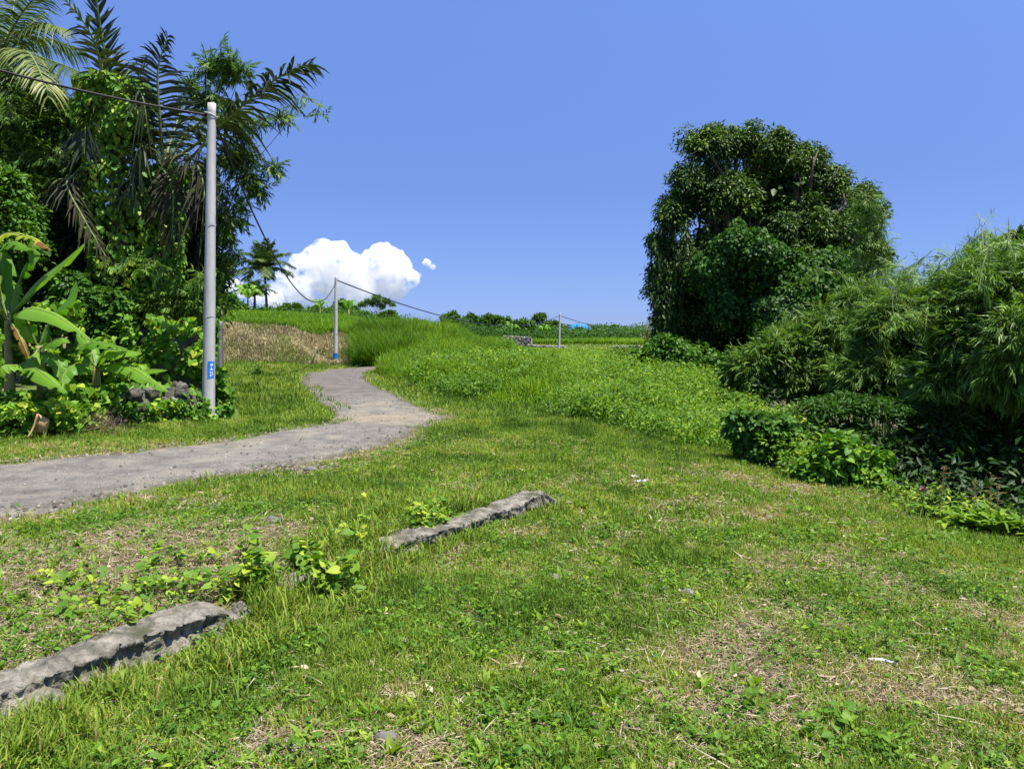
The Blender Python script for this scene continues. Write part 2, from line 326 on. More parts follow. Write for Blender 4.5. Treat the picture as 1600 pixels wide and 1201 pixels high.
def dryness(x, y):
    d = (fbm(x, y, s=.9, o=4, seed=21) - .5) * 1.9 + (fbm(x, y, s=4.2, o=4, seed=31) - .5) * 2.6
    for cx, cy, a, r in DRYS: d = d + a * .8 * np.exp(-(((x - cx) ** 2 + (y - cy) ** 2) / (2 * (r * .8) ** 2)))
    for cx, cy, a, r in LUSHS: d = d - a * np.exp(-(((x - cx) ** 2 + (y - cy) ** 2) / (2 * (r * .8) ** 2)))
    return d
mb.c = [np.clip(dryness(GX.ravel(), GY.ravel()) * .5 + .42, 0, 1)]
m, t, n, l = newmat('turf_soil')
tc = n('ShaderNodeTexCoord'); at = n('ShaderNodeAttribute'); at.attribute_name = 'tint'
n1 = n('ShaderNodeTexNoise'); n1.inputs['Scale'].default_value = 14; n1.inputs['Detail'].default_value = 8; n1.inputs['Roughness'].default_value = .7; l(tc.outputs['Object'], n1.inputs['Vector'])
n2 = n('ShaderNodeTexNoise'); n2.inputs['Scale'].default_value = 70; n2.inputs['Detail'].default_value = 4; l(tc.outputs['Object'], n2.inputs['Vector'])
soil = ramp(n, [(.3, (.06, .048, .03)), (.5, (.15, .115, .07)), (.68, (.29, .22, .14))]); l(n2.outputs[0], soil.inputs[0])
gr = ramp(n, [(.3, (.045, .07, .018)), (.55, (.095, .15, .03)), (.75, (.15, .20, .05))]); l(n1.outputs[0], gr.inputs[0])
ad = n('ShaderNodeMath'); ad.operation = 'ADD'; l(at.outputs['Fac'], ad.inputs[0]); l(n1.outputs[0], ad.inputs[1])
mr = n('ShaderNodeMapRange'); mr.inputs[1].default_value = .75; mr.inputs[2].default_value = 1.15; l(ad.outputs[0], mr.inputs[0])
mx = n('ShaderNodeMix'); mx.data_type = 'RGBA'; l(mr.outputs[0], mx.inputs[0]); l(gr.outputs[0], mx.inputs[6]); l(soil.outputs[0], mx.inputs[7])
p = n('ShaderNodeBsdfPrincipled'); p.inputs['Roughness'].default_value = .95; p.inputs['Specular IOR Level'].default_value = .1; l(mx.outputs[2], p.inputs['Base Color'])
b = n('ShaderNodeBump'); b.inputs['Strength'].default_value = .8; b.inputs['Distance'].default_value = .02; l(n2.outputs[0], b.inputs['Height']); l(b.outputs[0], p.inputs['Normal'])
o = n('ShaderNodeOutputMaterial'); l(p.outputs[0], o.inputs[0]); M['soil'] = m
tag(mb.build('ground', M['soil'], smooth=True), kind='structure')

# ================================================================ ROAD
R1 = [(-420,905),(-200,862),(0,812),(100,792),(200,772),(300,755),(400,739),(480,726),(560,706),(620,694),(660,676),(697,658),(690,649),(658,636),(630,622),(596,607),(573,593),(572,582),(586,577.5),(604,574.6)]
R2 = [(-420,768),(-200,742),(0,722),(100,716),(200,707),(300,696),(400,682),(460,671),(512,661),(522,652),(514,640),(497,628),(485,616),(475,606),(469,596),(473,587),(490,581),(514,577.6),(545,575.6),(590,573.4)]
a1 = G([p[0] for p in R1], [p[1] for p in R1]); a2 = G([p[0] for p in R2], [p[1] for p in R2])
ns = 420
e1 = bez(a1[:, :2], ns); e2 = bez(a2[:, :2], ns)
jit = lambda e, sd: (fbm(e[:, 0], e[:, 1], s=1.1, o=6, seed=sd) - .5) * .75
dirn = nrm(e1 - e2)
e1 = e1 + dirn * jit(e1, 41)[:, None]; e2 = e2 - dirn * jit(e2, 43)[:, None]
ROADP = np.concatenate([e1[:, :2], e2[::-1, :2]])
mb = MB(); nc = 40
tt = np.linspace(0, 1, nc); XY = e1[:, None] * (1 - tt)[None, :, None] + e2[:, None] * tt[None, :, None]
Z = terr(XY[..., 0], XY[..., 1]) + .045 * np.minimum(1, np.minimum(tt, 1 - tt) * 9)[None] - .008 + (fbm(XY[..., 0], XY[..., 1], s=2.2, o=3, seed=50) - .5) * .02
ii = (np.arange(ns - 1)[:, None] * nc + np.arange(nc - 1)[None]).ravel()
mb.add(np.concatenate([XY, Z[..., None]], -1).reshape(-1, 3), np.stack([ii, ii + 1, ii + nc + 1, ii + nc], -1), None, np.tile(np.minimum(tt, 1 - tt) * 2, ns))
m, t, n, l = newmat('worn_asphalt')
tc = n('ShaderNodeTexCoord'); at = n('ShaderNodeAttribute'); at.attribute_name = 'tint'
def nse(sc, de=5, ro=.6):
    k = n('ShaderNodeTexNoise'); k.inputs['Scale'].default_value = sc; k.inputs['Detail'].default_value = de; k.inputs['Roughness'].default_value = ro; l(tc.outputs['Object'], k.inputs['Vector']); return k
def mixc(f, a, bb, mode='MIX'):
    k = n('ShaderNodeMix'); k.data_type = 'RGBA'; k.blend_type = mode
    for s_, v in ((0, f), (6, a), (7, bb)):
        if hasattr(v, 'links'): l(v, k.inputs[s_])
        else: k.inputs[s_].default_value = v
    return k.outputs[2]
A = nse(.55, 6, .6); B_ = nse(55, 6, .75); C_ = nse(2.2, 9, .75)
base = ramp(n, [(.32, (.085, .08, .072)), (.45, (.13, .124, .112)), (.55, (.17, .16, .14)), (.7, (.215, .20, .165))]); l(C_.outputs[0], base.inputs[0])
dirt = ramp(n, [(.3, (.15, .13, .10)), (.7, (.25, .215, .16))]); l(C_.outputs[0], dirt.inputs[0])
# dirt patch where the track meets the bend
geo = n('ShaderNodeNewGeometry'); vs = n('ShaderNodeVectorMath'); vs.operation = 'SUBTRACT'; l(geo.outputs['Position'], vs.inputs[0]); dp = g1(600, 655)
vs.inputs[1].default_value = (dp[0] - .0, dp[1], dp[2]); sc_ = n('ShaderNodeVectorMath'); sc_.operation = 'MULTIPLY'; sc_.inputs[1].default_value = (.5, .55, 0); l(vs.outputs[0], sc_.inputs[0])
ln = n('ShaderNodeVectorMath'); ln.operation = 'LENGTH'; l(sc_.outputs[0], ln.inputs[0])
sb = n('ShaderNodeMath'); sb.operation = 'SUBTRACT'; sb.inputs[0].default_value = 1.35; l(ln.outputs['Value'], sb.inputs[1])
s2 = n('ShaderNodeMath'); s2.operation = 'MAXIMUM'; l(sb.outputs[0], s2.inputs[0]); s2.inputs[1].default_value = 0
s3 = n('ShaderNodeMath'); s3.operation = 'MULTIPLY_ADD'; l(s2.outputs[0], s3.inputs[0]); s3.inputs[1].default_value = .19; l(A.outputs[0], s3.inputs[2])
mr = n('ShaderNodeMapRange'); mr.inputs[1].default_value = .52; mr.inputs[2].default_value = .74; l(s3.outputs[0], mr.inputs[0])
c = mixc(mr.outputs[0], base.outputs[0], dirt.outputs[0])
dk = ramp(n, [(.36, (.25, .24, .23)), (.5, (1, 1, 1)), (.62, (1.5, 1.46, 1.4))]); l(B_.outputs[0], dk.inputs[0]); c = mixc(.7, c, dk.outputs[0], 'MULTIPLY')
eg = n('ShaderNodeMath'); eg.operation = 'MULTIPLY_ADD'; l(at.outputs['Fac'], eg.inputs[0]); eg.inputs[1].default_value = 1.6; l(C_.outputs[0], eg.inputs[2])
me_ = n('ShaderNodeMapRange'); me_.inputs[1].default_value = .55; me_.inputs[2].default_value = .85; me_.inputs[3].default_value = 1; me_.inputs[4].default_value = 0; l(eg.outputs[0], me_.inputs[0])
c = mixc(me_.outputs[0], c, (.085, .075, .05, 1))
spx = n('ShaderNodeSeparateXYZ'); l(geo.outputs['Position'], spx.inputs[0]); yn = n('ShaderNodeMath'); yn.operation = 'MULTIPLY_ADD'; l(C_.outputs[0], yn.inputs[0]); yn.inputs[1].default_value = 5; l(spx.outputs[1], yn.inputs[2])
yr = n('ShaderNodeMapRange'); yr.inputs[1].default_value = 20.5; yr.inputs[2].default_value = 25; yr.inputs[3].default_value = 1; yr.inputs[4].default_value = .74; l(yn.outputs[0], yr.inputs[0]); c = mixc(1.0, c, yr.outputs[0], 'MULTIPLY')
p = n('ShaderNodeBsdfPrincipled'); p.inputs['Roughness'].default_value = .9; p.inputs['Specular IOR Level'].default_value = .2; l(c, p.inputs['Base Color'])
b = n('ShaderNodeBump'); b.inputs['Strength'].default_value = .9; b.inputs['Distance'].default_value = .012; l(B_.outputs[0], b.inputs['Height']); l(b.outputs[0], p.inputs['Normal'])
o = n('ShaderNodeOutputMaterial'); l(p.outputs[0], o.inputs[0])
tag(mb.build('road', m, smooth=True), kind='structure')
def inroad(x, y, margin=0.0):
    r = np.zeros(x.shape, bool); near = (y < 48) & (y > 3) & (x < 3)
    if near.any():
        xx, yy = x[near], y[near]
        a = inpoly(xx + (fbm(xx, yy, s=5, o=2, seed=77) - .5) * .3, yy + (fbm(xx, yy, s=5, o=2, seed=78) - .5) * .3, ROADP); r[near] = a
    return r
# road edge distance, coarse grid lookup for verge effects
rgx = np.arange(-22, 4, .15); rgy = np.arange(3, 46, .15); RGX, RGY = np.meshgrid(rgx, rgy)
E = np.concatenate([e1[::2, :2], e2[::2, :2]])
RD = np.full(RGX.shape, 9.0)
for ex, ey in E: RD = np.minimum(RD, np.hypot(RGX - ex, RGY - ey))
def roaddist(x, y):
    i = np.clip(((y - 3) / .15).astype(int), 0, RD.shape[0] - 1); j = np.clip(((x + 22) / .15).astype(int), 0, RD.shape[1] - 1)
    r = RD[i, j]; return np.where((x > 4) | (y > 46) | (x < -22), 9.0, r)

# loose gravel along the verge and on the road
ST = (np.array([[-.5,-.4,0],[.5,-.45,0],[.55,.4,0],[-.45,.5,0],[-.3,-.25,.55],[.3,-.2,.62],[.28,.3,.5],[-.3,.25,.6]]), [[4,5,6,7],[0,1,5,4],[1,2,6,5],[2,3,7,6],[3,0,4,7]], [])
def rotz(a):
    c, s_ = np.cos(a), np.sin(a); z = np.zeros_like(a); o_ = np.ones_like(a)
    return np.stack([np.stack([c, -s_, z], -1), np.stack([s_, c, z], -1), np.stack([z, z, o_], -1)], -2)
k = 60000; x = rng.uniform(-14, 1, k); y = 5 + 17 * rng.random(k) ** 1.6
d_ = roaddist(x, y); keep = (rng.random(k) < np.exp(-d_ / .22) * .6 + inroad(x, y) * .11) & (np.abs(x / y) < .9)
gp_ = G([500, 290, 660, 440], [735, 788, 690, 742]); x, y = x[keep], y[keep]
for g_, nn_ in zip(gp_, (900, 700, 500, 400)): x = np.concatenate([x, rng.normal(g_[0], .30, nn_)]); y = np.concatenate([y, rng.normal(g_[1], .22, nn_)])
k = len(x); s_ = .012 + .03 * rng.random(k) ** 3
mb = MB(); mb.inst(ST, rotz(rng.uniform(0, 6.3, k)) * s_[:, None, None], np.stack([x, y, terr(x, y) + np.where(inroad(x, y), .036, 0)], -1), rng.random(k))
tag(mb.build('gravel', M['gravel']), 'loose grey gravel scattered on the road and along its crumbling verges', 'gravel', kind='stuff')

# ================================================================ KERB WALL (low mortared stone kerb in the grass)
def kerbwall(t0, t1, name, label, w=.26, h=.30, seed=1, sink=.0):
    n_ = int((t1 - t0) * 34) + 8; t = np.linspace(t0, t1, n_)
    i = np.minimum(t.astype(int), len(KERB) - 2); f = (t - i)[:, None]
    c = bez(KERB[max(0, int(t0)):int(math.ceil(t1)) + 1], 400)
    cs = np.linspace(0, 1, 400); sg = (t - t.min()) / (t.max() - t.min())
    # parametrise by arclength of the piece
    L = np.concatenate([[0], np.cumsum(np.hypot(*np.diff(c, axis=0).T))]); n_ = int(L[-1] / .013); q = np.linspace(0, L[-1], n_)
    cx, cy = np.interp(q, L, c[:, 0]), np.interp(q, L, c[:, 1])
    d = nrm(np.stack([np.gradient(cx), np.gradient(cy)], -1)); nr_ = np.stack([-d[:, 1], d[:, 0]], -1)  # towards road side
    prof = []  # (offset, height) from right foot over the top to left foot
    for a in np.linspace(0, 1, 18): prof.append((-w / 2 + .015 * math.sin(a * 9), -.12 + a * (h - .14 + .12)))
    for a in np.linspace(0, 1, 18)[1:]: prof.append((-w / 2 + a * w, h - .14 + .02 * math.sin(a * pi)))
    for a in np.linspace(0, 1, 4)[1:]: prof.append((w / 2, h - .14 - a * .2))
    prof = np.array(prof); m_ = len(prof)
    X = cx[:, None] + nr_[:, 0:1] * prof[None, :, 0]; Y = cy[:, None] + nr_[:, 1:2] * prof[None, :, 0]
    z0 = np.full(len(cx), .17 - (h - .14)); wob = (fbm(q, q * 0, s=1.2, o=3, seed=seed) - .5) * .05 - sink
    Z = z0[:, None] + wob[:, None] + prof[None, :, 1]
    V = np.stack([X, Y, Z], -1)
    # chunky stones: displacement in cells
    side = (np.arange(m_) < 18)[None] * np.ones((n_, 1)); top = 1 - side
    cell = np.floor(q[:, None] / .13 + vnoise(q * 3, q * 0)[:, None] * .6 + 1.6 * (Z - z0[:, None]) + .5 * fbm(X, Y, Z, s=8, o=2, seed=2)); row = np.floor((Z - z0[:, None] + .03 * np.sin(q * 9)[:, None]) / .10)
    edge = np.abs((q[:, None] / .13 + vnoise(q * 3, q * 0)[:, None] * .6 + 1.6 * (Z - z0[:, None]) + .5 * fbm(X, Y, Z, s=8, o=2, seed=2)) % 1 - .5) * 2
    dep = (hsh(cell, row, 0, seed) - .62) * .07 * sstep(0, .08, h - .15 - prof[None, :, 1]) - .03 * sstep(.8, 1, edge)
    fine = (fbm(X, Y, Z, s=26, o=4, seed=seed) - .5) * .03
    out = side * (dep * 1.0 + fine * 2.6 + (fbm(X, Y, Z, s=70, o=3, seed=seed) - .5) * .016) ; V[..., 0] -= nr_[:, 0:1] * out; V[..., 1] -= nr_[:, 1:2] * out
    V[..., 2] += top * ((fbm(X, Y, s=7, o=6, seed=seed + 4) - .5) * .055 + (fbm(X, Y, s=30, o=4, seed=seed + 14) - .5) * .03 + (fbm(X, Y, s=40, o=2, seed=seed + 9) - .5) * .012)
    big = (fbm(X, Y, s=3.0, o=4, seed=seed + 7) - .5) * .10; V[..., 0] += nr_[:, 0:1] * big * .55; V[..., 1] += nr_[:, 1:2] * big * .55
    for e in range(24):  # worn, broken ends sinking into the turf
        V[e, :, 2] -= (24 - e) * .0065; V[-1 - e, :, 2] -= (24 - e) * .0075
    mb = MB(); ii = (np.arange(n_ - 1)[:, None] * m_ + np.arange(m_ - 1)[None]).ravel()
    crack = sstep(.47, .5, fbm(X, Y, Z, s=5, o=2, seed=3)) - sstep(.5, .53, fbm(X, Y, Z, s=5, o=2, seed=3))
    tint = np.clip(.5 + (hsh(cell, row, 1, seed) - .5) * .8 * side - .5 * crack, 0, 1)
    mb.add(V.reshape(-1, 3), np.stack([ii, ii + 1, ii + m_ + 1, ii + m_], -1), None, tint.ravel())
    o = mb.build(name, M['kerb'], loc=(cx[n_ // 2], cy[n_ // 2], z0[n_ // 2]))
    return tag(o, label, 'kerb wall', 'broken stone kerb between road verge and lawn')
kerbwall(0, 7, 'stone_kerb', 'nearer length of broken grey stone kerb, running out of the bottom left corner', .26, .32, 3)
kerbwall(7.25, 9.35, 'stone_kerb', 'short stub of kerb half buried under creeping leaves between the two longer lengths', .22, .29, 5, .005)
kerbwall(9.3, 14, 'stone_kerb', 'farther length of weathered grey stone kerb ending in the middle of the lawn', .27, .32, 8)

def stone(px_, py_, size, label, mat='kerb', name='stone', group=None, flat=.6, sd=0, D=None, cat='stone', lift=.25):
    c = g1(px_, py_) if D is None else onground(*P(px_, py_, D)[:2])
    a, b_ = np.meshgrid(np.linspace(0, 2 * pi, 25)[:-1], np.linspace(.02, pi - .02, 14))
    v = np.stack([np.sin(b_) * np.cos(a), np.sin(b_) * np.sin(a) * .75, np.cos(b_) * flat], -1)
    dsp = .62 + .75 * fbm(v[..., 0] + sd * 3.1, v[..., 1], v[..., 2], s=1.5, o=4, seed=sd)
    V = (v * dsp[..., None] * size).reshape(-1, 3) + c + [0, 0, size * lift]
    nr_, nc_ = a.shape; i = np.arange(nr_ - 1)[:, None] * nc_; j = np.arange(nc_)[None]; j2 = (j + 1) % nc_
    mb = MB(); mb.add(V, np.stack([i + j, i + nc_ + j, i + nc_ + j2, i + j2], -1).reshape(-1, 4), None, .5)
    return tag(mb.build(name, M[mat], loc=c), label, cat, group)
stone(45, 1118, .15, 'pale angular stone leaning below the near end of the kerb', sd=1)
stone(378, 968, .075, 'upright grey stone at the right end of the near kerb length', sd=2, flat=1.1)
stone(745, 818, .11, 'grey stone lying against the foot of the farther kerb length', sd=3)
stone(428, 818, .07, 'small dark rock alone in dry grass between road and kerb', 'gravel', sd=4)
stone(485, 736, .085, 'grey rock beside the gravel patch at the road edge', 'gravel', sd=5, flat=.5)
stone(1075, 930, .05, 'little brown clod lying on the mown lawn', 'stone', sd=6)
stone(603, 1160, .055, 'small dark stone in straw at the bottom of the picture', 'gravel', sd=7)
stone(865, 905, .06, 'small flat grey stone in lawn below the far kerb end', 'stone', sd=8, flat=.4)

# ================================================================ TURF: blades, straw, low weeds
BL = (np.array([[-.5,0,0],[.5,0,0],[.38,.12,.55],[-.38,.12,.55],[0,.42,1.0]]), [[0,1,2,3]], [[3,2,4]])
BL3 = (np.array([[-.5,0,0],[.5,0,0],[.5,.06,.4],[-.5,.06,.4],[.38,.28,.75],[-.38,.28,.75],[0,.62,.93]]), [[0,1,2,3],[3,2,4,5]], [[5,4,6]])
LF = (np.array([[0,0,0],[.5,.42,.1],[0,1,-.04],[-.5,.42,.1]]), [], [[0,1,2],[0,2,3]])
LF6 = (np.array([[0,0,0],[.42,.16,.09],[.46,.52,.08],[0,1,-.12],[-.46,.52,.08],[-.42,.16,.09],[0,.45,0]]), [], [[0,1,6],[1,2,6],[2,3,6],[3,4,6],[4,5,6],[5,0,6]])
HEART = (np.array([[0,0,0],[.28,-.12,.05],[.5,.12,.1],[.42,.5,.06],[0,1,-.1],[-.42,.5,.06],[-.5,.12,.1],[-.28,-.12,.05],[0,.35,0]]), [], [[0,1,8],[1,2,8],[2,3,8],[3,4,8],[4,5,8],[5,6,8],[6,7,8],[7,0,8]])
NARROW = (np.array([[0,0,0],[.5,.35,.03],[0,1,-.18],[-.5,.35,.03]]), [[0,1,2,3]], [])
def bladeM(n, h, wd, lean=.5):
    """vertical blades: yaw, lean, width, height"""
    a = rng.uniform(0, 2 * pi, n); le = rng.normal(0, lean, n)
    c, s_ = np.cos(a), np.sin(a); cl, sl_ = np.cos(le), np.sin(le)
    X = np.stack([c, s_, 0 * c], -1); Yd = np.stack([-s_, c, 0 * c], -1); Zd = np.tile([0, 0, 1.0], (n, 1))
    Y2 = Yd * cl[:, None] - Zd * sl_[:, None]; Z2 = Yd * sl_[:, None] + Zd * cl[:, None]
    return np.stack([X * wd[:, None], Y2 * h[:, None], Z2 * h[:, None]], -1)
def frameM(dirv, nrmv, length, width):
    """leaf matrices: local y along dirv, local z towards nrmv"""
    d = nrm(dirv); x = nrm(np.cross(d, nrmv)); z = np.cross(x, d)
    return np.stack([x * width[:, None], d * length[:, None], z * length[:, None]], -1)
def rdir(n):
    v = rng.normal(size=(n, 3)); return nrm(v)
def scatter(n, d0, d1, pw, half=.80):
    """random ground positions in a wedge ahead; pw<0 thins out with distance"""
    u = rng.random(n); e = pw + 2
    y = (d0 ** e + u * (d1 ** e - d0 ** e)) ** (1 / e)
    x = rng.uniform(-half, half, n) * (y + .8)
    return x, y
MOUND = [(618,596),(650,606),(700,622),(760,632),(820,640),(880,652),(950,672),(1010,690),(1080,705),(1140,712)]
mg = G([a[0] for a in MOUND], [a[1] for a in MOUND])
def beyond_mound(x, y):
    """positive inside the overgrown mound"""
    u = CX + F * x / np.maximum(y, 1); lim = np.interp(u, [560] + [a[0] for a in MOUND] + [1250, 1600], [36] + list(mg[:, 1]) + [9.5, 6.5])
    r = (y - lim); r = np.where((u < 560), y - 39.0, r)
    return r
def xedge(y): return np.interp(y, [0, 7, 10, 14, 18, 25, 40, 60], [4.5, 4.45, 4.1, 4.6, 5.3, 5.2, 9, 16])
WLINE = G([-260, 0, 120, 250, 330, 372], [690, 681, 671, 657, 658, 655])
def lawn_ok(x, y):
    wy = np.interp(x, WLINE[:, 0], WLINE[:, 1]); u = CX + F * x / np.maximum(y, 1)
    behind = (u < np.where(y > 16.5, 346, 372)) & (y > np.maximum(wy - .15, 0)) & (x > -40) | ((x < WLINE[0, 0]) & (y > WLINE[0, 1]) & (u < 340))
    return (~inroad(x, y) | ((rng.random(x.shape) < .5) & (roaddist(x, y) < .32) & (fbm(x, y, s=2.2, o=3, seed=66) > .54))) & (~behind) & (beyond_mound(x, y) < .5) & (x < xedge(y) + .8)
def kerb_clear(x, y):
    dk, tk = kerb_dist(x, y)
    return ~((np.abs(dk) < .115) & (y < 10) & ((tk < 6.7) | ((tk > 9.4) & (tk < 13.9))))
# --- blades
def turf(n, d0, d1, pw, h0, w0, name, tmpl, dens=1.0):
    x, y = scatter(n, d0, d1, pw)
    dr = dryness(x, y); cl = fbm(x, y, s=5, o=3, seed=61); rdist = roaddist(x, y)
    dk, tk = kerb_dist(x, y)
    strawband = sstep(.0, .3, dk) * (1 - sstep(1.6, 2.6, dk)) * (1 - sstep(6.5, 9.0, tk)) * (y < 11)
    dr = dr + strawband * .9 - .35 * sstep(10, 20, y) + .55 * np.exp(-rdist / .35)
    keep = (rng.random(n) > sstep(.0, 1.4, dr) * .88) & (rng.random(n) < .25 + 1.5 * cl) & lawn_ok(x, y) & kerb_clear(x, y) & (rng.random(n) > .8 * np.exp(-rdist / .2))
    x, y, dr, cl = x[keep], y[keep], dr[keep], cl[keep]; k = len(x)
    lush = sstep(0, -.9, dr)
    h = h0 * (.45 + 1.0 * rng.random(k)) * (.7 + .5 * cl + .75 * lush) * (1 + .5 * sstep(8, 25, y))
    wd = w0 * (.6 + .8 * rng.random(k)) * (1 + .05 * y)
    mott = fbm(x, y, s=1.7, o=3, seed=88)
    ti = np.clip(.26 + .34 * rng.random(k) + (mott - .5) * .9 + .22 * np.clip(dr, -1, 1), 0, .8) + (rng.random(k) < .07 + .22 * sstep(-.2, .8, dr)) * .3
    ti = np.clip(ti, 0, 1)
    mb = MB(); z = terr(x, y) - .004
    mb.inst(tmpl, bladeM(k, h, wd, .62), np.stack([x, y, z], -1), ti)
    return mb
mb = turf(560000, 1.1, 6.0, -.7, .044, .0038, 'g', BL3)
o = mb.build('grass', M['grass']); tag(o, 'short mown green grass growing over the near part of the lawn', 'grass', kind='stuff')
mb = turf(620000, 5.5, 15, -1.3, .050, .0065, 'g', BL)
o = mb.build('grass', M['grass']); tag(o, 'green grass of the middle lawn around the kerb and beside the road', 'grass', kind='stuff')
mb = turf(480000, 14, 48, -1.4, .055, .011, 'g', BL)
o = mb.build('grass', M['grass']); tag(o, 'mown green grass either side of the road bend in the distance', 'grass', kind='stuff')
# tufts of longer grass
def tufts(nt_, d0, d1, per, h0, w0, bias):
    x, y = scatter(nt_, d0, d1, -1.0); dr = dryness(x, y)
    keep = lawn_ok(x, y) & kerb_clear(x, y) & (rng.random(nt_) < sstep(.9, -.8, dr) * .9 + .05); x, y = x[keep], y[keep]
    k = len(x); sz = .6 + .9 * rng.random(k)
    X = np.repeat(x, per) + rng.normal(0, .03, k * per); Y = np.repeat(y, per) + rng.normal(0, .03, k * per); s_ = np.repeat(sz, per)
    h = h0 * s_ * (.5 + .7 * rng.random(k * per)); wd = w0 * (.7 + .6 * rng.random(k * per)) * (1 + .04 * Y)
    mb = MB(); mb.inst(BL3, bladeM(k * per, h, wd, .45), np.stack([X, Y, terr(X, Y) - .005], -1), np.clip(np.repeat(rng.random(k) * .5 + .1, per) + rng.normal(0, .1, k * per), 0, .78)); return mb
mb = tufts(700, 1.2, 14, 14, .11, .0065, 0)
# taller grass at the foot of the kerb and in the lush band behind it
for (t0, t1, off, nn, hh) in ((0, 14, -.21, 1000, .11), (9, 14.2, .38, 1500, .13), (6.6, 9.4, -.1, 420, .20), (.5, 2.6, -.36, 300, .15), (3.5, 9, -.42, 300, .13)):
    tk = rng.uniform(t0, t1, nn); i = np.minimum(tk.astype(int), len(KERB) - 2); f = (tk - i)[:, None]; c = KERB[i] * (1 - f) + KERB[i + 1] * f; d = nrm(KERB[i + 1] - KERB[i])
    of = off + rng.normal(0, .09 if off < 0 else .22, nn); c = c + np.stack([-d[:, 1], d[:, 0]], -1) * of[:, None]
    cl = fbm(c[:, 0], c[:, 1], s=2.2, o=2, seed=14); kp = (rng.random(nn) < sstep(.42, .62, cl) + .1) & kerb_clear(c[:, 0], c[:, 1]); c = c[kp]; k = len(c)
    per = 7; X = np.repeat(c[:, 0], per) + rng.normal(0, .02, k * per); Y = np.repeat(c[:, 1], per) + rng.normal(0, .02, k * per)
    h = hh * (.45 + .8 * rng.random(k * per)); wd = .008 * (.7 + .6 * rng.random(k * per))
    mb.inst(BL3, bladeM(k * per, h, wd, .5), np.stack([X, Y, terr(X, Y) - .005], -1), np.clip(.15 + .5 * rng.random(k * per) + (rng.random(k * per) < .08) * .5, 0, 1))
tag(mb.build('grass_tufts', M['grass']), 'longer tufts of bright green grass standing above the mown turf', 'grass', kind='stuff')
# --- straw
def straw(n, d0, d1, pw, L0, w0):
    x, y = scatter(n, d0, d1, pw); dr = dryness(x, y); dk, tk = kerb_dist(x, y); rdist = roaddist(x, y)
    strawband = sstep(.0, .3, dk) * (1 - sstep(1.6, 2.6, dk)) * (1 - sstep(6.5, 9.0, tk)) * (y < 11)
    dr = dr + strawband * 1.0 + .4 * np.exp(-rdist / .3)
    keep = (rng.random(n) < .16 + .84 * sstep(-.1, 1.1, dr)) & lawn_ok(x, y) & kerb_clear(x, y); x, y = x[keep], y[keep]; k = len(x)
    a = rng.uniform(0, 2 * pi, k); el = rng.normal(.05, .22, k)
    d = np.stack([np.cos(a) * np.cos(el), np.sin(a) * np.cos(el), np.sin(el)], -1)
    L = L0 * (.4 + 1.2 * rng.random(k) ** 1.5); W = w0 * (.5 + rng.random(k)) * (1 + .05 * y)
    nn_ = nrm(rdir(k) * .5 + [0, 0, 1]); mb = MB()
    mb.inst(NARROW, frameM(d, nn_, L, W), np.stack([x, y, terr(x, y) + .006 + .025 * rng.random(k)], -1), rng.random(k) ** .8); return mb
mb = straw(260000, 1.1, 6, -.7, .075, .0036); mb2 = straw(230000, 5.5, 18, -1.3, .09, .006)
mb.v += mb2.v; mb.q += [q + mb.n for q in mb2.q]; mb.t += [q + mb.n for q in mb2.t]; mb.c += mb2.c; mb.p += mb2.p; mb.n += mb2.n
tag(mb.build('straw_litter', M['straw']), 'dry tan cut grass lying in patches on the lawn and verge', 'dry grass', kind='stuff')
# --- broad-leaved weeds
def weeds(n, d0, d1, pw, s0, per, name):
    x, y = scatter(n, d0, d1, pw); dr = dryness(x, y); cl = fbm(x, y, s=2.6, o=3, seed=91)
    keep = (rng.random(n) < .12 + .88 * sstep(.36, .64, cl - .12 * dr)) & lawn_ok(x, y) & kerb_clear(x, y) & (roaddist(x, y) > .2); x, y, cl = x[keep], y[keep], cl[keep]; k = len(x)
    base = np.stack([x, y, terr(x, y)], -1); tnt = np.clip(.15 + .55 * rng.random(k), 0, 1)
    B = np.repeat(base, per, 0); kk = k * per; az = rng.uniform(0, 2 * pi, kk); rr = s0 * 1.1 * rng.random(kk)
    hgt = .012 + .055 * rng.random(kk) * np.repeat(.5 + rng.random(k), per)
    pos = B + np.stack([np.cos(az) * rr, np.sin(az) * rr, hgt], -1)
    el = rng.normal(.1, .3, kk); d = np.stack([np.cos(az) * np.cos(el), np.sin(az) * np.cos(el), np.sin(el)], -1)
    sz = s0 * np.repeat(.35 + 1.1 * rng.random(k) ** 2, per) * (.6 + .7 * rng.random(kk)) * (1 + .03 * B[:, 1])
    mb = MB(); mb.inst(LF6 if d1 < 7 else LF, frameM(d, nrm(rdir(kk) * .7 + [0, 0, 1]), sz * 1.15, sz * np.repeat(.28 + .5 * rng.random(k), per)), pos, np.clip(np.repeat(tnt, per) + rng.normal(0, .12, kk) + (rng.random(kk) < .02) * .4, 0, 1)); return mb
mb = weeds(38000, 1.1, 6.5, -.7, .022, 6, 'w')
tag(mb.build('weed_leaves', M['weed']), 'low broad green weed leaves spreading through the near lawn', 'ground cover', kind='stuff')
mb = weeds(40000, 6, 18, -1.2, .024, 5, 'w')
tag(mb.build('weed_leaves', M['weed']), 'low green weeds mixed into the middle lawn', 'ground cover', kind='stuff')

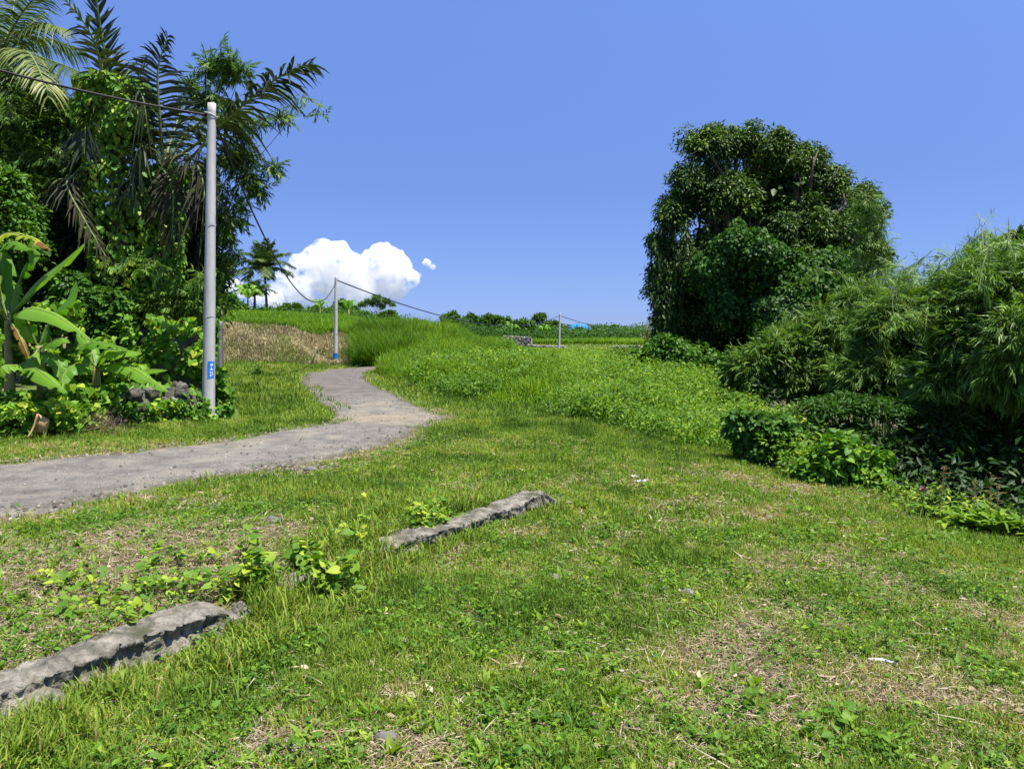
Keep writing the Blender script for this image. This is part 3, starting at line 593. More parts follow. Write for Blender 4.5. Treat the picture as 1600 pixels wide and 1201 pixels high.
# rosettes of long-leaved weeds
x, y = scatter(8500, 1.3, 14, -1.1); dr = dryness(x, y); kp = lawn_ok(x, y) & kerb_clear(x, y) & (roaddist(x, y) > .3) & (fbm(x, y, s=1.3, o=3, seed=17) > .47); x, y = x[kp], y[kp]; k = len(x); per = 9; kk = k * per
B = np.repeat(np.stack([x, y, terr(x, y)], -1), per, 0); az = rng.uniform(0, 2 * pi, kk); el = rng.uniform(.15, 1.15, kk); d = np.stack([np.cos(az) * np.cos(el), np.sin(az) * np.cos(el), np.sin(el)], -1); sz = np.repeat(rng.uniform(.035, .10, k), per) * rng.uniform(.6, 1.2, kk)
mb = MB(); mb.inst(LF6, frameM(d, nrm(np.array([0, 0, 1.0]) + rdir(kk) * .3), sz, sz * np.repeat(rng.uniform(.16, .36, k), per)), B, np.clip(np.repeat(rng.uniform(.35, .85, k), per) + rng.normal(0, .08, kk), 0, 1))
tag(mb.build('weed_rosettes', M['weed']), 'bright rosettes of long-leaved weeds dotted through the lawn', 'ground cover', kind='stuff')
# fallen leaves and broken stems
x, y = scatter(1500, 1.3, 13, -.8); kp = lawn_ok(x, y) & kerb_clear(x, y); x, y = x[kp], y[kp]; k = len(x); a = rng.uniform(0, 6.28, k); d = np.stack([np.cos(a), np.sin(a), rng.normal(0, .15, k)], -1); long_ = rng.random(k) < .45; L_ = np.where(long_, rng.uniform(.12, .38, k), rng.uniform(.03, .07, k)); W_ = np.where(long_, rng.uniform(.003, .006, k), L_ * .45)
mb = MB(); mb.inst((NARROW[0] * [1, 1, .25], NARROW[1], NARROW[2]), frameM(d, nrm(rdir(k) * .5 + [0, 0, 1]), L_, W_), np.stack([x, y, terr(x, y) + .03 + .015 * rng.random(k)], -1), rng.uniform(.45, 1, k))
tag(mb.build('fallen_leaves', M['straw']), 'dead leaves and broken stems strewn over the lawn', 'fallen leaves', kind='stuff')
# ================================================================ TALL GRASS, MOUND, TERRACES
def field(n, xr, yr, h0, w0, mask, tmpl=BL3, lean=.35, tlo=.2, thi=.6, hs=.3, seed=1, clump=.6):
    x = rng.uniform(*xr, n); y = yr[0] + (yr[1] - yr[0]) * rng.random(n) ** 1.25
    u = CX + F * x / y; k = mask(x, y, u); x, y, u = x[k], y[k], u[k]; cl = fbm(x, y, s=clump, o=3, seed=seed); k = len(x)
    hh = h0(x, y, u) if callable(h0) else h0
    h = hh * (.5 + .65 * rng.random(k)) * (1 - hs + 2 * hs * cl)
    ti = np.clip(tlo + (thi - tlo) * rng.random(k) + (cl - .5) * .7, 0, 1)
    return x, y, h, np.clip(w0 * (.6 + .8 * rng.random(k)), 0, 1), ti, lean, tmpl
def addfield(mb, f):
    x, y, h, wd, ti, lean, tmpl = f; mb.inst(tmpl, bladeM(len(x), h, wd, lean), np.stack([x, y, terr(x, y) - .02], -1), ti)
mb = MB()
def mh(x, y, u):
    b = beyond_mound(x, y)
    return (.10 + np.where(u > 690, .30, .42) * sstep(0, 3.0, b)) * np.where(u < 860, 1.15, .85) * (1 + .5 * sstep(28, 40, y) * (u < 800)) * (1 - .35 * sstep(1000, 1150, u))
addfield(mb, field(230000, (-6, 9), (12, 50), mh, .018, lambda x, y, u: (beyond_mound(x, y) > rng.normal(.15, .25, len(x))) & (x < xedge(y) + 1.2) & (u > np.where(y < 36, 580, 612 - (y - 36) * 4)) & (~inroad(x, y)) & (u < 1300) & ((y < 44) | (u < 790)), tlo=.12, thi=.78, hs=.8, seed=4, clump=.9))
tag(mb.build('mound_grass', M['rice']), 'bright yellow green tall grass covering the mound beyond the lawn', 'tall grass', kind='stuff')
# the taller dark elephant-grass stand right behind the bend
mb = MB()
def dk_(x, y, u): return (u > 552) & (u < 668) & (y > 37.2 + .012 * np.abs(u - 600)) 
addfield(mb, field(42000, (-10, -3.5), (37, 52), 1.2, .030, dk_, lean=.3, tlo=.0, thi=.5, seed=6, hs=.5, clump=.5))
addfield(mb, field(52000, (-9, 1.5), (42, 62), 1.05, .034, lambda x, y, u: (u > 640) & (u < 800), lean=.3, tlo=.1, thi=.6, seed=8, hs=.5, clump=.45))
tag(mb.build('elephant_grass', M['rice']), 'tall dark green stand of upright grass just behind the road bend', 'tall grass', kind='stuff')
mb = MB()
addfield(mb, field(150000, (-36, 3), (46, 125), .62, .045, lambda x, y, u: (u > 330) & (u < 830) & ((y > 46.5) | (u > 575)), lean=.18, tlo=.2, thi=.65, seed=10, clump=.12))
addfield(mb, field(60000, (-24, -8), (42.2, 60), .5, .035, lambda x, y, u: (u > 330) & (u < 560) & (y > np.interp(u, [340, 440, 520, 560], [42.3, 42.8, 46.2, 46.6])), lean=.18, tlo=.1, thi=.6, seed=11, clump=.2))
addfield(mb, field(90000, (-6, 42), (113, 175), .8, .07, lambda x, y, u: (u > 760) & (u < 1100), lean=.2, tlo=.2, thi=.7, seed=12, clump=.1))
addfield(mb, field(60000, (-2, 24), (46, 111), .45, .04, lambda x, y, u: (u > 780) & (u < 1060), lean=.25, tlo=.4, thi=.8, seed=13, clump=.2))
addfield(mb, field(42000, (-3, 30), (84, 113), .6, .05, lambda x, y, u: (u > 770) & (u < 1070), lean=.25, tlo=.3, thi=.8, seed=23, clump=.2))
addfield(mb, field(60000, (-110, -18), (46, 125), .6, .06, lambda x, y, u: u < 335, lean=.2, tlo=.2, thi=.65, seed=33, clump=.12))
tag(mb.build('rice_field', M['rice']), 'green rice and maize terraces stretching away behind the brown bank', 'crop field', kind='stuff')
# brown bank of dead grass
def bankmask(x, y, u): return (u > 336) & (u < 572) & (y > 37.9 + 2.2 * sstep(480, 520, u)) & (y < np.interp(u, [340, 440, 520, 560], [42.6, 43.0, 46.6, 46.6]))
mb = MB(); f = field(110000, (-18.5, -6.5), (37.6, 47), .26, .022, bankmask, lean=1.0, tlo=.1, thi=1.0, seed=15, clump=1.1); addfield(mb, f)
tag(mb.build('dry_bank_grass', M['bankstraw']), 'brown dead grass clothing the steep bank behind the left lawn', 'dry grass', kind='stuff')
mb = MB(); f = field(16000, (-18.5, -6.5), (37.6, 45), .34, .022, lambda x, y, u: bankmask(x, y, u) & (fbm(x, y, s=.5, o=3, seed=19) > .55), lean=.6, tlo=.0, thi=.4, seed=16); addfield(mb, f)
tag(mb.build('bank_grass', M['grass']), 'sparse green grass tufts growing through the dead bank', 'grass', kind='stuff')

# ================================================================ FOLIAGE
def kidblobs(blobs, k, f):
    """break each ellipsoid into smaller lobes on its surface, so the crown is knobbly with gaps between lobes"""
    B = np.asarray(blobs, float)
    if k <= 0: return B
    out = []
    for b in B:
        d = rdir(k); d[:, 2] = np.where(d[:, 2] < -.3, -d[:, 2] * .6, d[:, 2]); rr = f * rng.uniform(.65, 1.35, k)
        c = b[:3] + d * b[3:6] * rng.uniform(.45, .86, k)[:, None]
        out.append(np.concatenate([c, b[3:6] * rr[:, None]], 1)); out.append(np.concatenate([b[:3], b[3:6] * .62])[None])
    return np.concatenate(out)
def leafcloud(mb, blobs, nclump, per, cr, ll, lw, tlo=.2, thi=.6, droop=.35, tmpl=LF, fill=.25, up=.6, flat=.55, seed=0, ragged=.3, gap=0.0, kids=7, kf=.45):
    """leaf clumps spread through a set of ellipsoids (centre x,y,z, radii x,y,z)"""
    B = kidblobs(blobs, kids, kf); A = (B[:, 3] * B[:, 5]) ** .9 + .01
    bi = rng.choice(len(B), nclump, p=A / A.sum()); d = rdir(nclump); R = np.where(rng.random(nclump) < fill, rng.random(nclump) ** .5, 1 - .22 * rng.random(nclump) ** 2)
    lump = 1 + ragged * (fbm(d[:, 0] * 2 + bi * 3.1, d[:, 1] * 2, d[:, 2] * 2, s=1.3, o=3, seed=seed) - .5) * 2
    c = B[bi, :3] + d * B[bi, 3:6] * (R * lump)[:, None]
    if gap: k_ = fbm(c[:, 0], c[:, 1], c[:, 2], s=.9 / max(cr * 2.2, .2), o=2, seed=seed + 5) > gap; c, d, R, bi = c[k_], d[k_], R[k_], bi[k_]
    nclump = len(c); u = nrm(d * (1 - up) + np.array([0, 0, up])); ct = tlo + (thi - tlo) * rng.random(nclump) + .18 * (fbm(c[:, 0], c[:, 1], c[:, 2], s=.8, o=2, seed=seed + 3) - .5)
    cs = cr * (.55 + .9 * rng.random(nclump))
    n_ = nclump * per; C = np.repeat(c, per, 0); U = np.repeat(u, per, 0); CS = np.repeat(cs, per); q = rdir(n_)
    q = q - U * (np.einsum('ij,ij->i', q, U) * (1 - flat))[:, None]; rr = rng.random(n_) ** .6
    pos = C + q * (rr * CS)[:, None]; pos[:, 2] -= CS * rr ** 2 * droop
    nn_ = nrm(U + rdir(n_) * .75); dv = nrm(nrm(q) + rdir(n_) * .5 + np.array([0, 0, -droop]))
    s_ = ll * (.6 + .7 * rng.random(n_)); mb.inst(tmpl, frameM(dv, nn_, s_, s_ * lw), pos, np.clip(np.repeat(ct, per) + rng.normal(0, .10, n_), 0, 1))
    return c
def fans(mb, blobs, n, per, fl, ll, lw, tlo=.3, thi=.7, droop=.5, fill=.3, ragged=.35, seed=0, facing=None, gap=0.0, tw=None, kids=8, kf=.42):
    """drooping bamboo sprays: narrow leaves fanning off the end of a twig"""
    B = kidblobs(blobs, kids, kf); A = (B[:, 3] * B[:, 5]) ** .9 + .01
    bi = rng.choice(len(B), n, p=A / A.sum()); d = rdir(n); R = np.where(rng.random(n) < fill, rng.random(n) ** .5, 1 - .18 * rng.random(n) ** 2)
    lump = 1 + ragged * (fbm(d[:, 0] * 2 + bi * 2.7, d[:, 1] * 2, d[:, 2] * 2, s=1.4, o=3, seed=seed) - .5) * 2
    c = B[bi, :3] + d * B[bi, 3:6] * (R * lump)[:, None]
    if gap: k_ = fbm(c[:, 0], c[:, 1], c[:, 2], s=1.0, o=2, seed=seed + 5) > gap; c, d = c[k_], d[k_]; n = len(c)
    hz = nrm(d * [1, 1, .5] + rdir(n) * 1.1); ax = nrm(hz + np.array([0, 0, -droop]) * (.4 + rng.random(n))[:, None])
    ct = tlo + (thi - tlo) * rng.random(n); sz = .6 + .8 * rng.random(n)
    N_ = n * per; AX = np.repeat(ax, per, 0); SZ = np.repeat(sz, per); t_ = np.tile(np.linspace(0, 1, per), n) + rng.normal(0, .05, N_)
    nrmv = nrm(np.repeat(nrm(np.array([0, 0, 1.]) + rdir(n) * .8 + .3 * d), per, 0)); side = nrm(np.cross(AX, nrmv)); sg = np.where(np.tile(np.arange(per) % 2, n), 1, -1) * (1 - .75 * np.clip(t_, 0, 1)) * (.5 + .5 * rng.random(N_))
    pos = np.repeat(c, per, 0) + AX * (t_ * fl * SZ)[:, None]; dv = nrm(AX + side * sg[:, None] * 1.1 + np.array([0, 0, -.25]) + rdir(N_) * .12)
    s_ = ll * SZ * (.7 + .5 * rng.random(N_)); mb.inst(NARROW, frameM(dv, nrm(nrmv + rdir(N_) * .3), s_, s_ * lw), pos, np.clip(np.repeat(ct, per) + rng.normal(0, .08, N_), 0, 1))
    if tw is not None:
        L = np.repeat(fl * sz * 2.2, 1); tw.inst(NARROW, frameM(ax, nrm(np.array([0, 0, 1.]) + rdir(n) * .3), L, L * .018), c - ax * (L * .55)[:, None], rng.random(n))
    return c
def BB(L, D, dd=1.0, sq=1.0):
    """ellipsoids from (pixel x, pixel y, pixel radius[, distance offset]) at distance D"""
    o = []
    for b in L:
        Db = D + (b[3] if len(b) > 3 else 0); c = P(b[0], b[1], Db); r = b[2] * Db / F; o.append([*c, r, r * dd, r * sq])
    return np.array(o)
def limbs(mb, base, blobs, r0, n=None, seed=0, k=7, wig=.12):
    B = np.asarray(blobs); idx = np.arange(len(B)) if n is None or n >= len(B) else rng.choice(len(B), n, replace=False)
    top = B[:, :3].mean(0); fork = base + (top - base) * .42
    tube(mb, bez([base, base + (fork - base) * .5 + rng.normal(0, .1, 3) * r0 * 3, fork], 9), np.linspace(r0 * 1.25, r0 * .8, 9), 10, rough=.25, seed=seed)
    for i in idx:
        e = B[i, :3]; L = np.linalg.norm(e - fork); m1 = fork + (e - fork) * .35 + rdir(1)[0] * L * wig; m2 = fork + (e - fork) * .7 + rdir(1)[0] * L * wig
        tube(mb, bez([fork, m1, m2, e], 10), np.linspace(r0 * .5, r0 * .09, 10), k, rough=.2, seed=seed + i)
        for j in range(3):
            e2 = e + rdir(1)[0] * B[i, 3:6] * .8; tube(mb, bez([m2, (m2 + e2) / 2 + rdir(1)[0] * .12 * L, e2], 6), np.linspace(r0 * .18, r0 * .03, 6), 5)
def tree(name, label, cat, L, D, base, r0=.2, leaves=(1500, 26, .35, .16, .45), mat='dark', group=None, dd=1.0, sq=1.0, trunk='trunk', crown='crown', nl=None, extra=None, sprig=0, **kw):
    bl = BB(L, D, dd, sq); b = np.asarray(base, float) if len(np.atleast_1d(base)) == 3 else onground(*P(base[0], 600, D)[:2])
    t = thing(name, b, label, cat, group); tm = MB(); limbs(tm, b + [0, 0, -.15], bl, r0, nl, seed=int(abs(b[0]) * 7)); tm.build(trunk, M['bark'], t, smooth=True)
    cm = MB(); leafcloud(cm, bl, *leaves[:3], leaves[3], leaves[4], seed=int(abs(b[0]) * 13) + 1, **kw)
    if extra: extra(cm, bl)
    if sprig: leafcloud(cm, bl * [1, 1, 1, 1.1, 1.1, 1.1], sprig, 16, leaves[2] * .75, leaves[3], leaves[4], seed=91, kids=14, kf=.16, fill=0, ragged=.6, droop=.4, tlo=.4, thi=1)
    cm.build(crown, M[mat], t); return t, bl
def gz(x, y): return onground(x, y)

# ---- big vine-hung tree on the right
BT = [(1108,232,42),(1145,220,30),(1190,226,40),(1232,262,48),(1080,292,40),(1285,300,46),(1140,310,68),(1225,340,76),(1052,335,34),(1312,362,50),(1346,312,26),(1346,385,40),(1052,420,34),(1085,490,50),(1150,430,78),(1252,440,88),(1205,520,88),(1080,575,50),(1310,430,55),(1056,500,32),(1330,470,50),(1150,590,70),(1040,380,26),(1050,450,40),(1065,545,44),(1095,400,58),(1110,520,60),(1130,600,50),(1260,250,30),(1296,276,28),(1366,330,22),(1368,400,24),(1345,350,30)]
base = gz(9.0, 26.5); rng = np.random.default_rng(101)
def bt_extra(cm, bl): leafcloud(cm, BB([(1170,330,90),(1190,430,110),(1160,540,100)], 27.5), 1500, 24, .5, .34, .6, tlo=.0, thi=.3, fill=.9, seed=44)  # large dark inner leaves, added to block light and sky through the crown
t, bl = tree('vine_hung_tree', 'very tall dark green tree draped in creepers, the biggest one on the right', 'tree', BT, 26, base, .42, (8600, 34, .32, .14, .42), 'dark', dd=1.1, tlo=.2, thi=.9, droop=.6, fill=.12, ragged=.6, extra=bt_extra, gap=.38, kf=.30, kids=13, sprig=1500)
vb = BB([(1160,395,50,-2.2),(1120,425,42,-2.0),(1140,470,40,-2),(1205,410,34,-2.4),(1262,445,62,-2.4),(1220,490,55,-2.6),(1180,580,30,-2.4),(1265,540,50,-2)], 26)
cm = MB(); leafcloud(cm, vb, 1900, 32, .26, .115, .8, tlo=.0, thi=.62, droop=.9, tmpl=LF6, fill=.05, seed=47, up=.4); cm.build('creepers', M['mid'], t)
cm = MB()   # hanging curtains at the left flank
for i in range(110):
    pxx = rng.uniform(1018, 1110); top = P(pxx, rng.uniform(330, 560), 26 + rng.uniform(-1.5, 1)); Ln = rng.uniform(.8, 3.2); nn_ = int(Ln * 26)
    pz = top[2] - np.linspace(0, Ln, nn_); pos = np.stack([top[0] + .1 * np.sin(pz * 3 + i) + rng.normal(0, .05, nn_), np.full(nn_, top[1]) + rng.normal(0, .06, nn_), pz], -1)
    cm.inst(LF, frameM(nrm(rdir(nn_) * .6 + [0, -.2, -1]), nrm(rdir(nn_) + [0, -1, .3]), rng.uniform(.14, .24, nn_), rng.uniform(.05, .09, nn_)), pos, rng.uniform(0, .6, nn_))
cm.build('hanging_vines', M['dark'], t)

# ---- bamboo clumps on the right
def plumes(cm, tm, tw, bl, n, per, ll, lw, tlo, thi, ln):
    for i in range(n):
        b = bl[rng.integers(len(bl))]; a = rng.uniform(0, 2 * pi); o_ = np.array([math.cos(a), math.sin(a), 0]); s0 = b[:3] + o_ * b[3] * .5 + [0, 0, b[5] * .6]; L = ln * rng.uniform(.6, 1.2)
        pth = bez([s0, s0 + o_ * L * .3 + [0, 0, L * .55], s0 + o_ * L * .75 + [0, 0, L * .62], s0 + o_ * L * 1.15 + [0, 0, L * .3]], 9); tube(tm, pth, np.linspace(.012, .003, 9), 5, cap=False)
        pb = np.concatenate([pth, np.full((9, 3), .10)], 1)[2:]; fans(cm, pb, 26, per, .22, ll, lw, tlo, thi, .5, .5, kids=0, tw=tw, seed=i)
def bamboo(L, D, base, label, n, per=9, culms=26, fl=.34, ll=.24, lw=.13, tlo=.25, thi=.85, spread=1.2, group='bamboo clumps on the right', mat='bamboo', gap=.36, dd=1.15, fill=.2, dark=0, droop=.2, cr=.035, plume=7):
    bl = BB(L, D, dd); t = thing('bamboo_clump', base, label, 'bamboo', group); tm = MB()
    for i in range(culms):
        b = base + [np.clip(rng.normal(0, .35), -.6, .6) * spread, np.clip(rng.normal(0, .35), -.6, .6) * spread, 0]; b[2] = terr(np.array([b[0]]), np.array([b[1]]))[0] - .1; e = bl[rng.integers(len(bl))]; en = e[:3] + rdir(1)[0] * e[3:6] * .75
        en[2] = max(en[2], b[2] + 1.0); H_ = np.linalg.norm(en - b); m_ = b + (en - b) * [.35, .35, .68] + [0, 0, H_ * .06]
        tube(tm, bez([b, b + (m_ - b) * .5 + [0, 0, H_ * .05], m_, en], 12), np.linspace(cr, .006, 12), 6, cap=False)
    tm.build('culms', M['culm'], t, smooth=True); cm = MB(); tw = MB()
    fans(cm, bl, n, per, fl, ll, lw, tlo, thi, droop, fill, seed=int(D * 3), gap=gap, tw=tw)
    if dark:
        bb_ = bl.copy(); bb_[:, 3:] *= .6; leafcloud(cm, bb_, dark, 18, .35, .26, .35, tlo=.0, thi=.3, fill=.9, seed=3)  # dark-tinted filler leaves added inside the clump to deepen its shade
    pm = MB(); plumes(cm, pm, tw, bl, plume, per, ll, lw, tlo, thi, .95)
    if plume: pm.build('tips', M['culm'], t)
    cm.build('foliage', M[mat], t); tw.build('twigs', M['stem'], t); return t
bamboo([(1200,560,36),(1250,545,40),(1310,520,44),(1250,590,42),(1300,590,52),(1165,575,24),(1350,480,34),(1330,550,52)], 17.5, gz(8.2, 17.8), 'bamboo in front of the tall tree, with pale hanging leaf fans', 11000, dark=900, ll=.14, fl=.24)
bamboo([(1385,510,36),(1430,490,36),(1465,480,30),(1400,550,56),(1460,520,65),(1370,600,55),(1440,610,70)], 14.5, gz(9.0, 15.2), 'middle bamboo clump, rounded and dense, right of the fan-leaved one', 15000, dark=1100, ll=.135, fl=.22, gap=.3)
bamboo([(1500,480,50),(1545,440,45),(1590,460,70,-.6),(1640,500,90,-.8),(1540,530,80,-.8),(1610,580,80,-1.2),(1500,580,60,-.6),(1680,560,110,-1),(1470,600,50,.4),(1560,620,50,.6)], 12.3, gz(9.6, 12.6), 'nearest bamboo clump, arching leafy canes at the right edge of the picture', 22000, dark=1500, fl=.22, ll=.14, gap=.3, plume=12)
bamboo([(1350,430,20),(1378,425,18),(1345,395,20),(1358,365,16),(1352,320,16),(1372,345,10),(1360,480,24),(1410,440,16),(1375,385,10)], 20, gz(10.5, 20.5), 'thin feathery bamboo reaching up beside the tall tree crown', 900, fl=.3, ll=.14, thi=.7, culms=10, gap=.42, plume=0)
t, _ = tree('broadleaf_tree', 'dark rounded treetop peeping above the bamboo at the far right edge', 'tree', [(1575,400,30),(1610,395,40),(1560,430,30),(1640,430,60)], 19, gz(14.5, 19.5), .22, (700, 30, .35, .17, .5), 'dark', tlo=.2, thi=.7)
cm = MB(); t = thing('ravine_thicket', gz(8.6, 11.6), 'thicket under the nearest bamboo clump, its leaves coloured dark to imitate deep shade', 'thicket')
leafcloud(cm, BB([(1480,690,50),(1550,700,55),(1620,700,60),(1420,720,40),(1520,760,40),(1600,760,50)], 11.6), 1500, 18, .35, .16, .35, tlo=.0, thi=.5, droop=.5, fill=.5, gap=.3, seed=70); cm.build('foliage', M['dark'], t)  # dark leaf colour stands in for the gloom beneath the bamboo
fm_ = MB(); fans(fm_, BB([(1480,660,50),(1550,680,55),(1620,680,60),(1430,690,40),(1580,740,50)], 11.9), 1500, 9, .22, .15, .13, .0, .4, .4, .5, seed=71); fm_.build('sprays', M['bamboo'], t)  # spray tints kept low so these leaves look shaded
tm = MB()
for i in range(12): a_ = gz(rng.uniform(6.8, 10.5), rng.uniform(10.8, 12.4)); tube(tm, bez([a_, a_ + [rng.normal(0, .15), 0, 1.1], a_ + [rng.normal(0, .4), .1, 2.1]], 8), np.linspace(.022, .006, 8), 5, cap=False)
tm.build('stems', M['bark'], t)
# ---- layered shrubs and undergrowth in the ravine
t, _ = tree('layered_shrub', 'feathery dark shrub with flat layered branches below the bamboo', 'shrub', [(1290,640,34),(1340,632,38),(1400,640,34),(1330,680,40),(1260,660,26),(1390,700,40),(1290,700,34),(1440,690,34)], 11.8, gz(5.9, 12.0), .05, (1000, 26, .24, .075, .35), 'mid', tlo=.1, thi=.6, sq=.55, up=.85, flat=.25, droop=.15, dd=1.0, nl=6, trunk='stems', crown='foliage')
t, _ = tree('broadleaf_shrub', 'rounded dark leafy shrub at the left end of the ravine edge', 'shrub', [(1190,672,32),(1175,700,28),(1212,700,26),(1160,665,20),(1215,668,20)], 10.9, gz(3.75, 10.9), .03, (380, 20, .15, .095, .72), 'mid', tlo=.15, thi=.85, tmpl=LF6, nl=5, trunk='stems', crown='foliage')
t, _ = tree('broadleaf_shrub', 'bright big-leaved shrub sprawling below the layered shrub', 'shrub', [(1310,712,32),(1280,735,26),(1345,730,26),(1325,748,20),(1360,715,20)], 9.5, gz(4.35, 9.5), .025, (300, 16, .15, .10, .72), 'vine', tlo=.2, thi=.8, tmpl=LF6, nl=5, trunk='stems', crown='foliage')
t, _ = tree('broadleaf_shrub', 'leafy bush at the left foot of the tall tree', 'shrub', [(1060,560,36),(1035,545,24),(1100,575,36),(1030,590,26),(1075,600,30),(1010,560,16)], 22.5, gz(5.6, 22.5), .06, (620, 26, .3, .16, .6), 'mid', tlo=.15, thi=.75, nl=5, trunk='stems', crown='foliage')
t, _ = tree('pale_shrub', 'pale thin-leaved shrub on the horizon left of the tall tree', 'shrub', [(1018,508,17),(1030,520,18),(1012,528,14)], 38, gz(7.5, 38), .05, (160, 12, .4, .12, .35), 'pale', nl=3, gap=.4, trunk='stems', crown='foliage')
# ravine undergrowth: a mass of leaves along the shaded slope
def leafmass(n, per, xr, yr, mask, h0, ll, lw, tlo, thi, mat, name, label, tmpl=LF, cat='undergrowth', cr=.2, seed=0):
    x = rng.uniform(*xr, n); y = rng.uniform(*yr, n); k = mask(x, y); x, y = x[k], y[k]; cl = fbm(x, y, s=.9, o=3, seed=seed + 31); n = len(x)
    z = terr(x, y) + h0 * (.15 + rng.random(n) * 1.1) * (.3 + 1.3 * cl); c = np.stack([x, y, z], -1); kk = n * per; C = np.repeat(c, per, 0)
    q = rdir(kk) * [1, 1, .5]; pos = C + q * cr; s_ = ll * (.5 + .9 * rng.random(kk))
    mb = MB(); mb.inst(tmpl, frameM(nrm(q + rdir(kk) * .4 + [0, 0, .05]), nrm(rdir(kk) * .6 + [0, -.15, 1]), s_, s_ * lw), pos, np.clip(np.repeat(tlo + (thi - tlo) * rng.random(n) + (cl - .5) * .5, per) + rng.normal(0, .1, kk), 0, 1))
    return tag(mb.build(name, M[mat]), label, cat, kind='stuff')
leafmass(26000, 12, (3.8, 17), (5.2, 32), lambda x, y: (x > xedge(y) + .45) & (x / y < .95), .7, .10, .42, 0, .45, 'dark', 'undergrowth', 'tangled undergrowth filling the ravine, its leaves tinted dark for the shade there', seed=5)  # gloom of the ravine put into the leaf colour
leafmass(9000, 10, (1.4, 7.5), (9.5, 34), lambda x, y: (beyond_mound(x, y) > .1) & (x < xedge(y) + 1.4) & (CX + F * x / y > 880), .5, .07, .5, .3, .8, 'weed', 'creeping_weeds', 'bright broadleaf weeds over the right flank of the mound', seed=8, cat='weeds', cr=.14)
leafmass(17000, 10, (-6, 5), (15, 42), lambda x, y: (beyond_mound(x, y) > -.1) & (beyond_mound(x, y) < 16) & (CX + F * x / y > 640) & (fbm(x, y, s=.5, o=3, seed=2) > .50), .55, .085, .6, .15, .7, 'weed', 'creeping_weeds', 'darker leafy weeds along the left foot of the mound', seed=9, cat='weeds', cr=.16)
leafmass(750, 9, (3.4, 5.6), (5.6, 10.5), lambda x, y: (np.abs(x - xedge(y) - .42) < .38), .2, .06, .45, .4, .9, 'weed', 'edge_weeds', 'yellow green weeds fringing the lawn where it drops into the ravine', seed=12, cat='weeds', cr=.1)
leafmass(5200, 12, (-16, 34), (122, 158), lambda x, y: (CX + F * x / y > 690) & (CX + F * x / y < 1010), 1.5, .36, .55, .0, .5, 'mid', 'bushes', 'low bushes massed under the row of trees on the horizon', seed=22, cat='bushes', cr=.55)
leafmass(2600, 12, (-46, -16), (92, 124), lambda x, y: (CX + F * x / y > 345) & (CX + F * x / y < 640), 1.1, .3, .55, .0, .6, 'mid', 'bushes', 'low bushes along the crest left of the umbrella-crowned tree', seed=24, cat='bushes', cr=.45)
# plants on the ravine edge at right
def weedplant(px_, py_, D, label, n, r, h, ll, lw, mat='weed', name='leafy_weed', tlo=.4, thi=.9, tmpl=LF6, group=None, cat='weed', up=.75):
    c = onground(*P(px_, py_, D)[:2]); t = thing(name, c, label, cat, group); sm = MB(); lm = MB()
    for i in range(n):
        a = rng.uniform(0, 6.28); e = c + [math.cos(a) * r * rng.random(), math.sin(a) * r * rng.random(), h * (.5 + .6 * rng.random())]
        pth = bez([c + (e - c) * [.3, .3, 0], c + (e - c) * [.5, .5, .6], e], 7); tube(sm, pth, np.linspace(.006, .002, 7), 5, cap=False); m_ = 9
        tq = rng.uniform(.3, 1, m_); pos = np.stack([np.interp(tq, np.linspace(0, 1, 7), pth[:, j]) for j in range(3)], -1); q = nrm(rdir(m_) * [1, 1, .3] + [0, 0, .15])
        s_ = ll * (.6 + .7 * rng.random(m_)); lm.inst(tmpl, frameM(q, nrm(rdir(m_) * .4 + [0, 0, 1]), s_, s_ * lw), pos, rng.uniform(tlo, thi, m_))
    sm.build('stems', M['stem'], t); lm.build('leaves', M[mat], t); return t
weedplant(1530, 808, 6.9, 'clump of glossy bright leaves at the right lawn edge, below the dry stalks', 34, .34, .2, .13, .38)
weedplant(1595, 812, 6.6, 'clump of lance-shaped green leaves cut off by the right picture edge', 30, .3, .2, .13, .36)
weedplant(1478, 788, 7.5, 'low yellow green weed left of the clump under the dry stalks', 16, .2, .14, .09, .45)
t = weedplant(1442, 782, 7.6, 'upright flowering weed with a faded purple head against the dark ravine', 7, .16, .16, .06, .7, name='flowering_weed', cat='weed')
c = np.array(WORLD[t.name]); sm = MB(); tube(sm, bez([c, c + [.0, 0, .15], c + [.005, 0, .3]], 8), np.linspace(.006, .003, 8), 6); sm.build('stalk', M['stem'], t)
fm = MB(); 
for i in range(60): q = rdir(1)[0]; q[2] = abs(q[2]) * .6; fm.inst(NARROW, frameM(q[None], rdir(1), np.array([.035]), np.array([.012])), (c + [.005 + rng.normal(0, .018), 0, .3 + rng.normal(0, .012)])[None], np.array([.5]))
fm.build('flower_head', M['flower'], t)
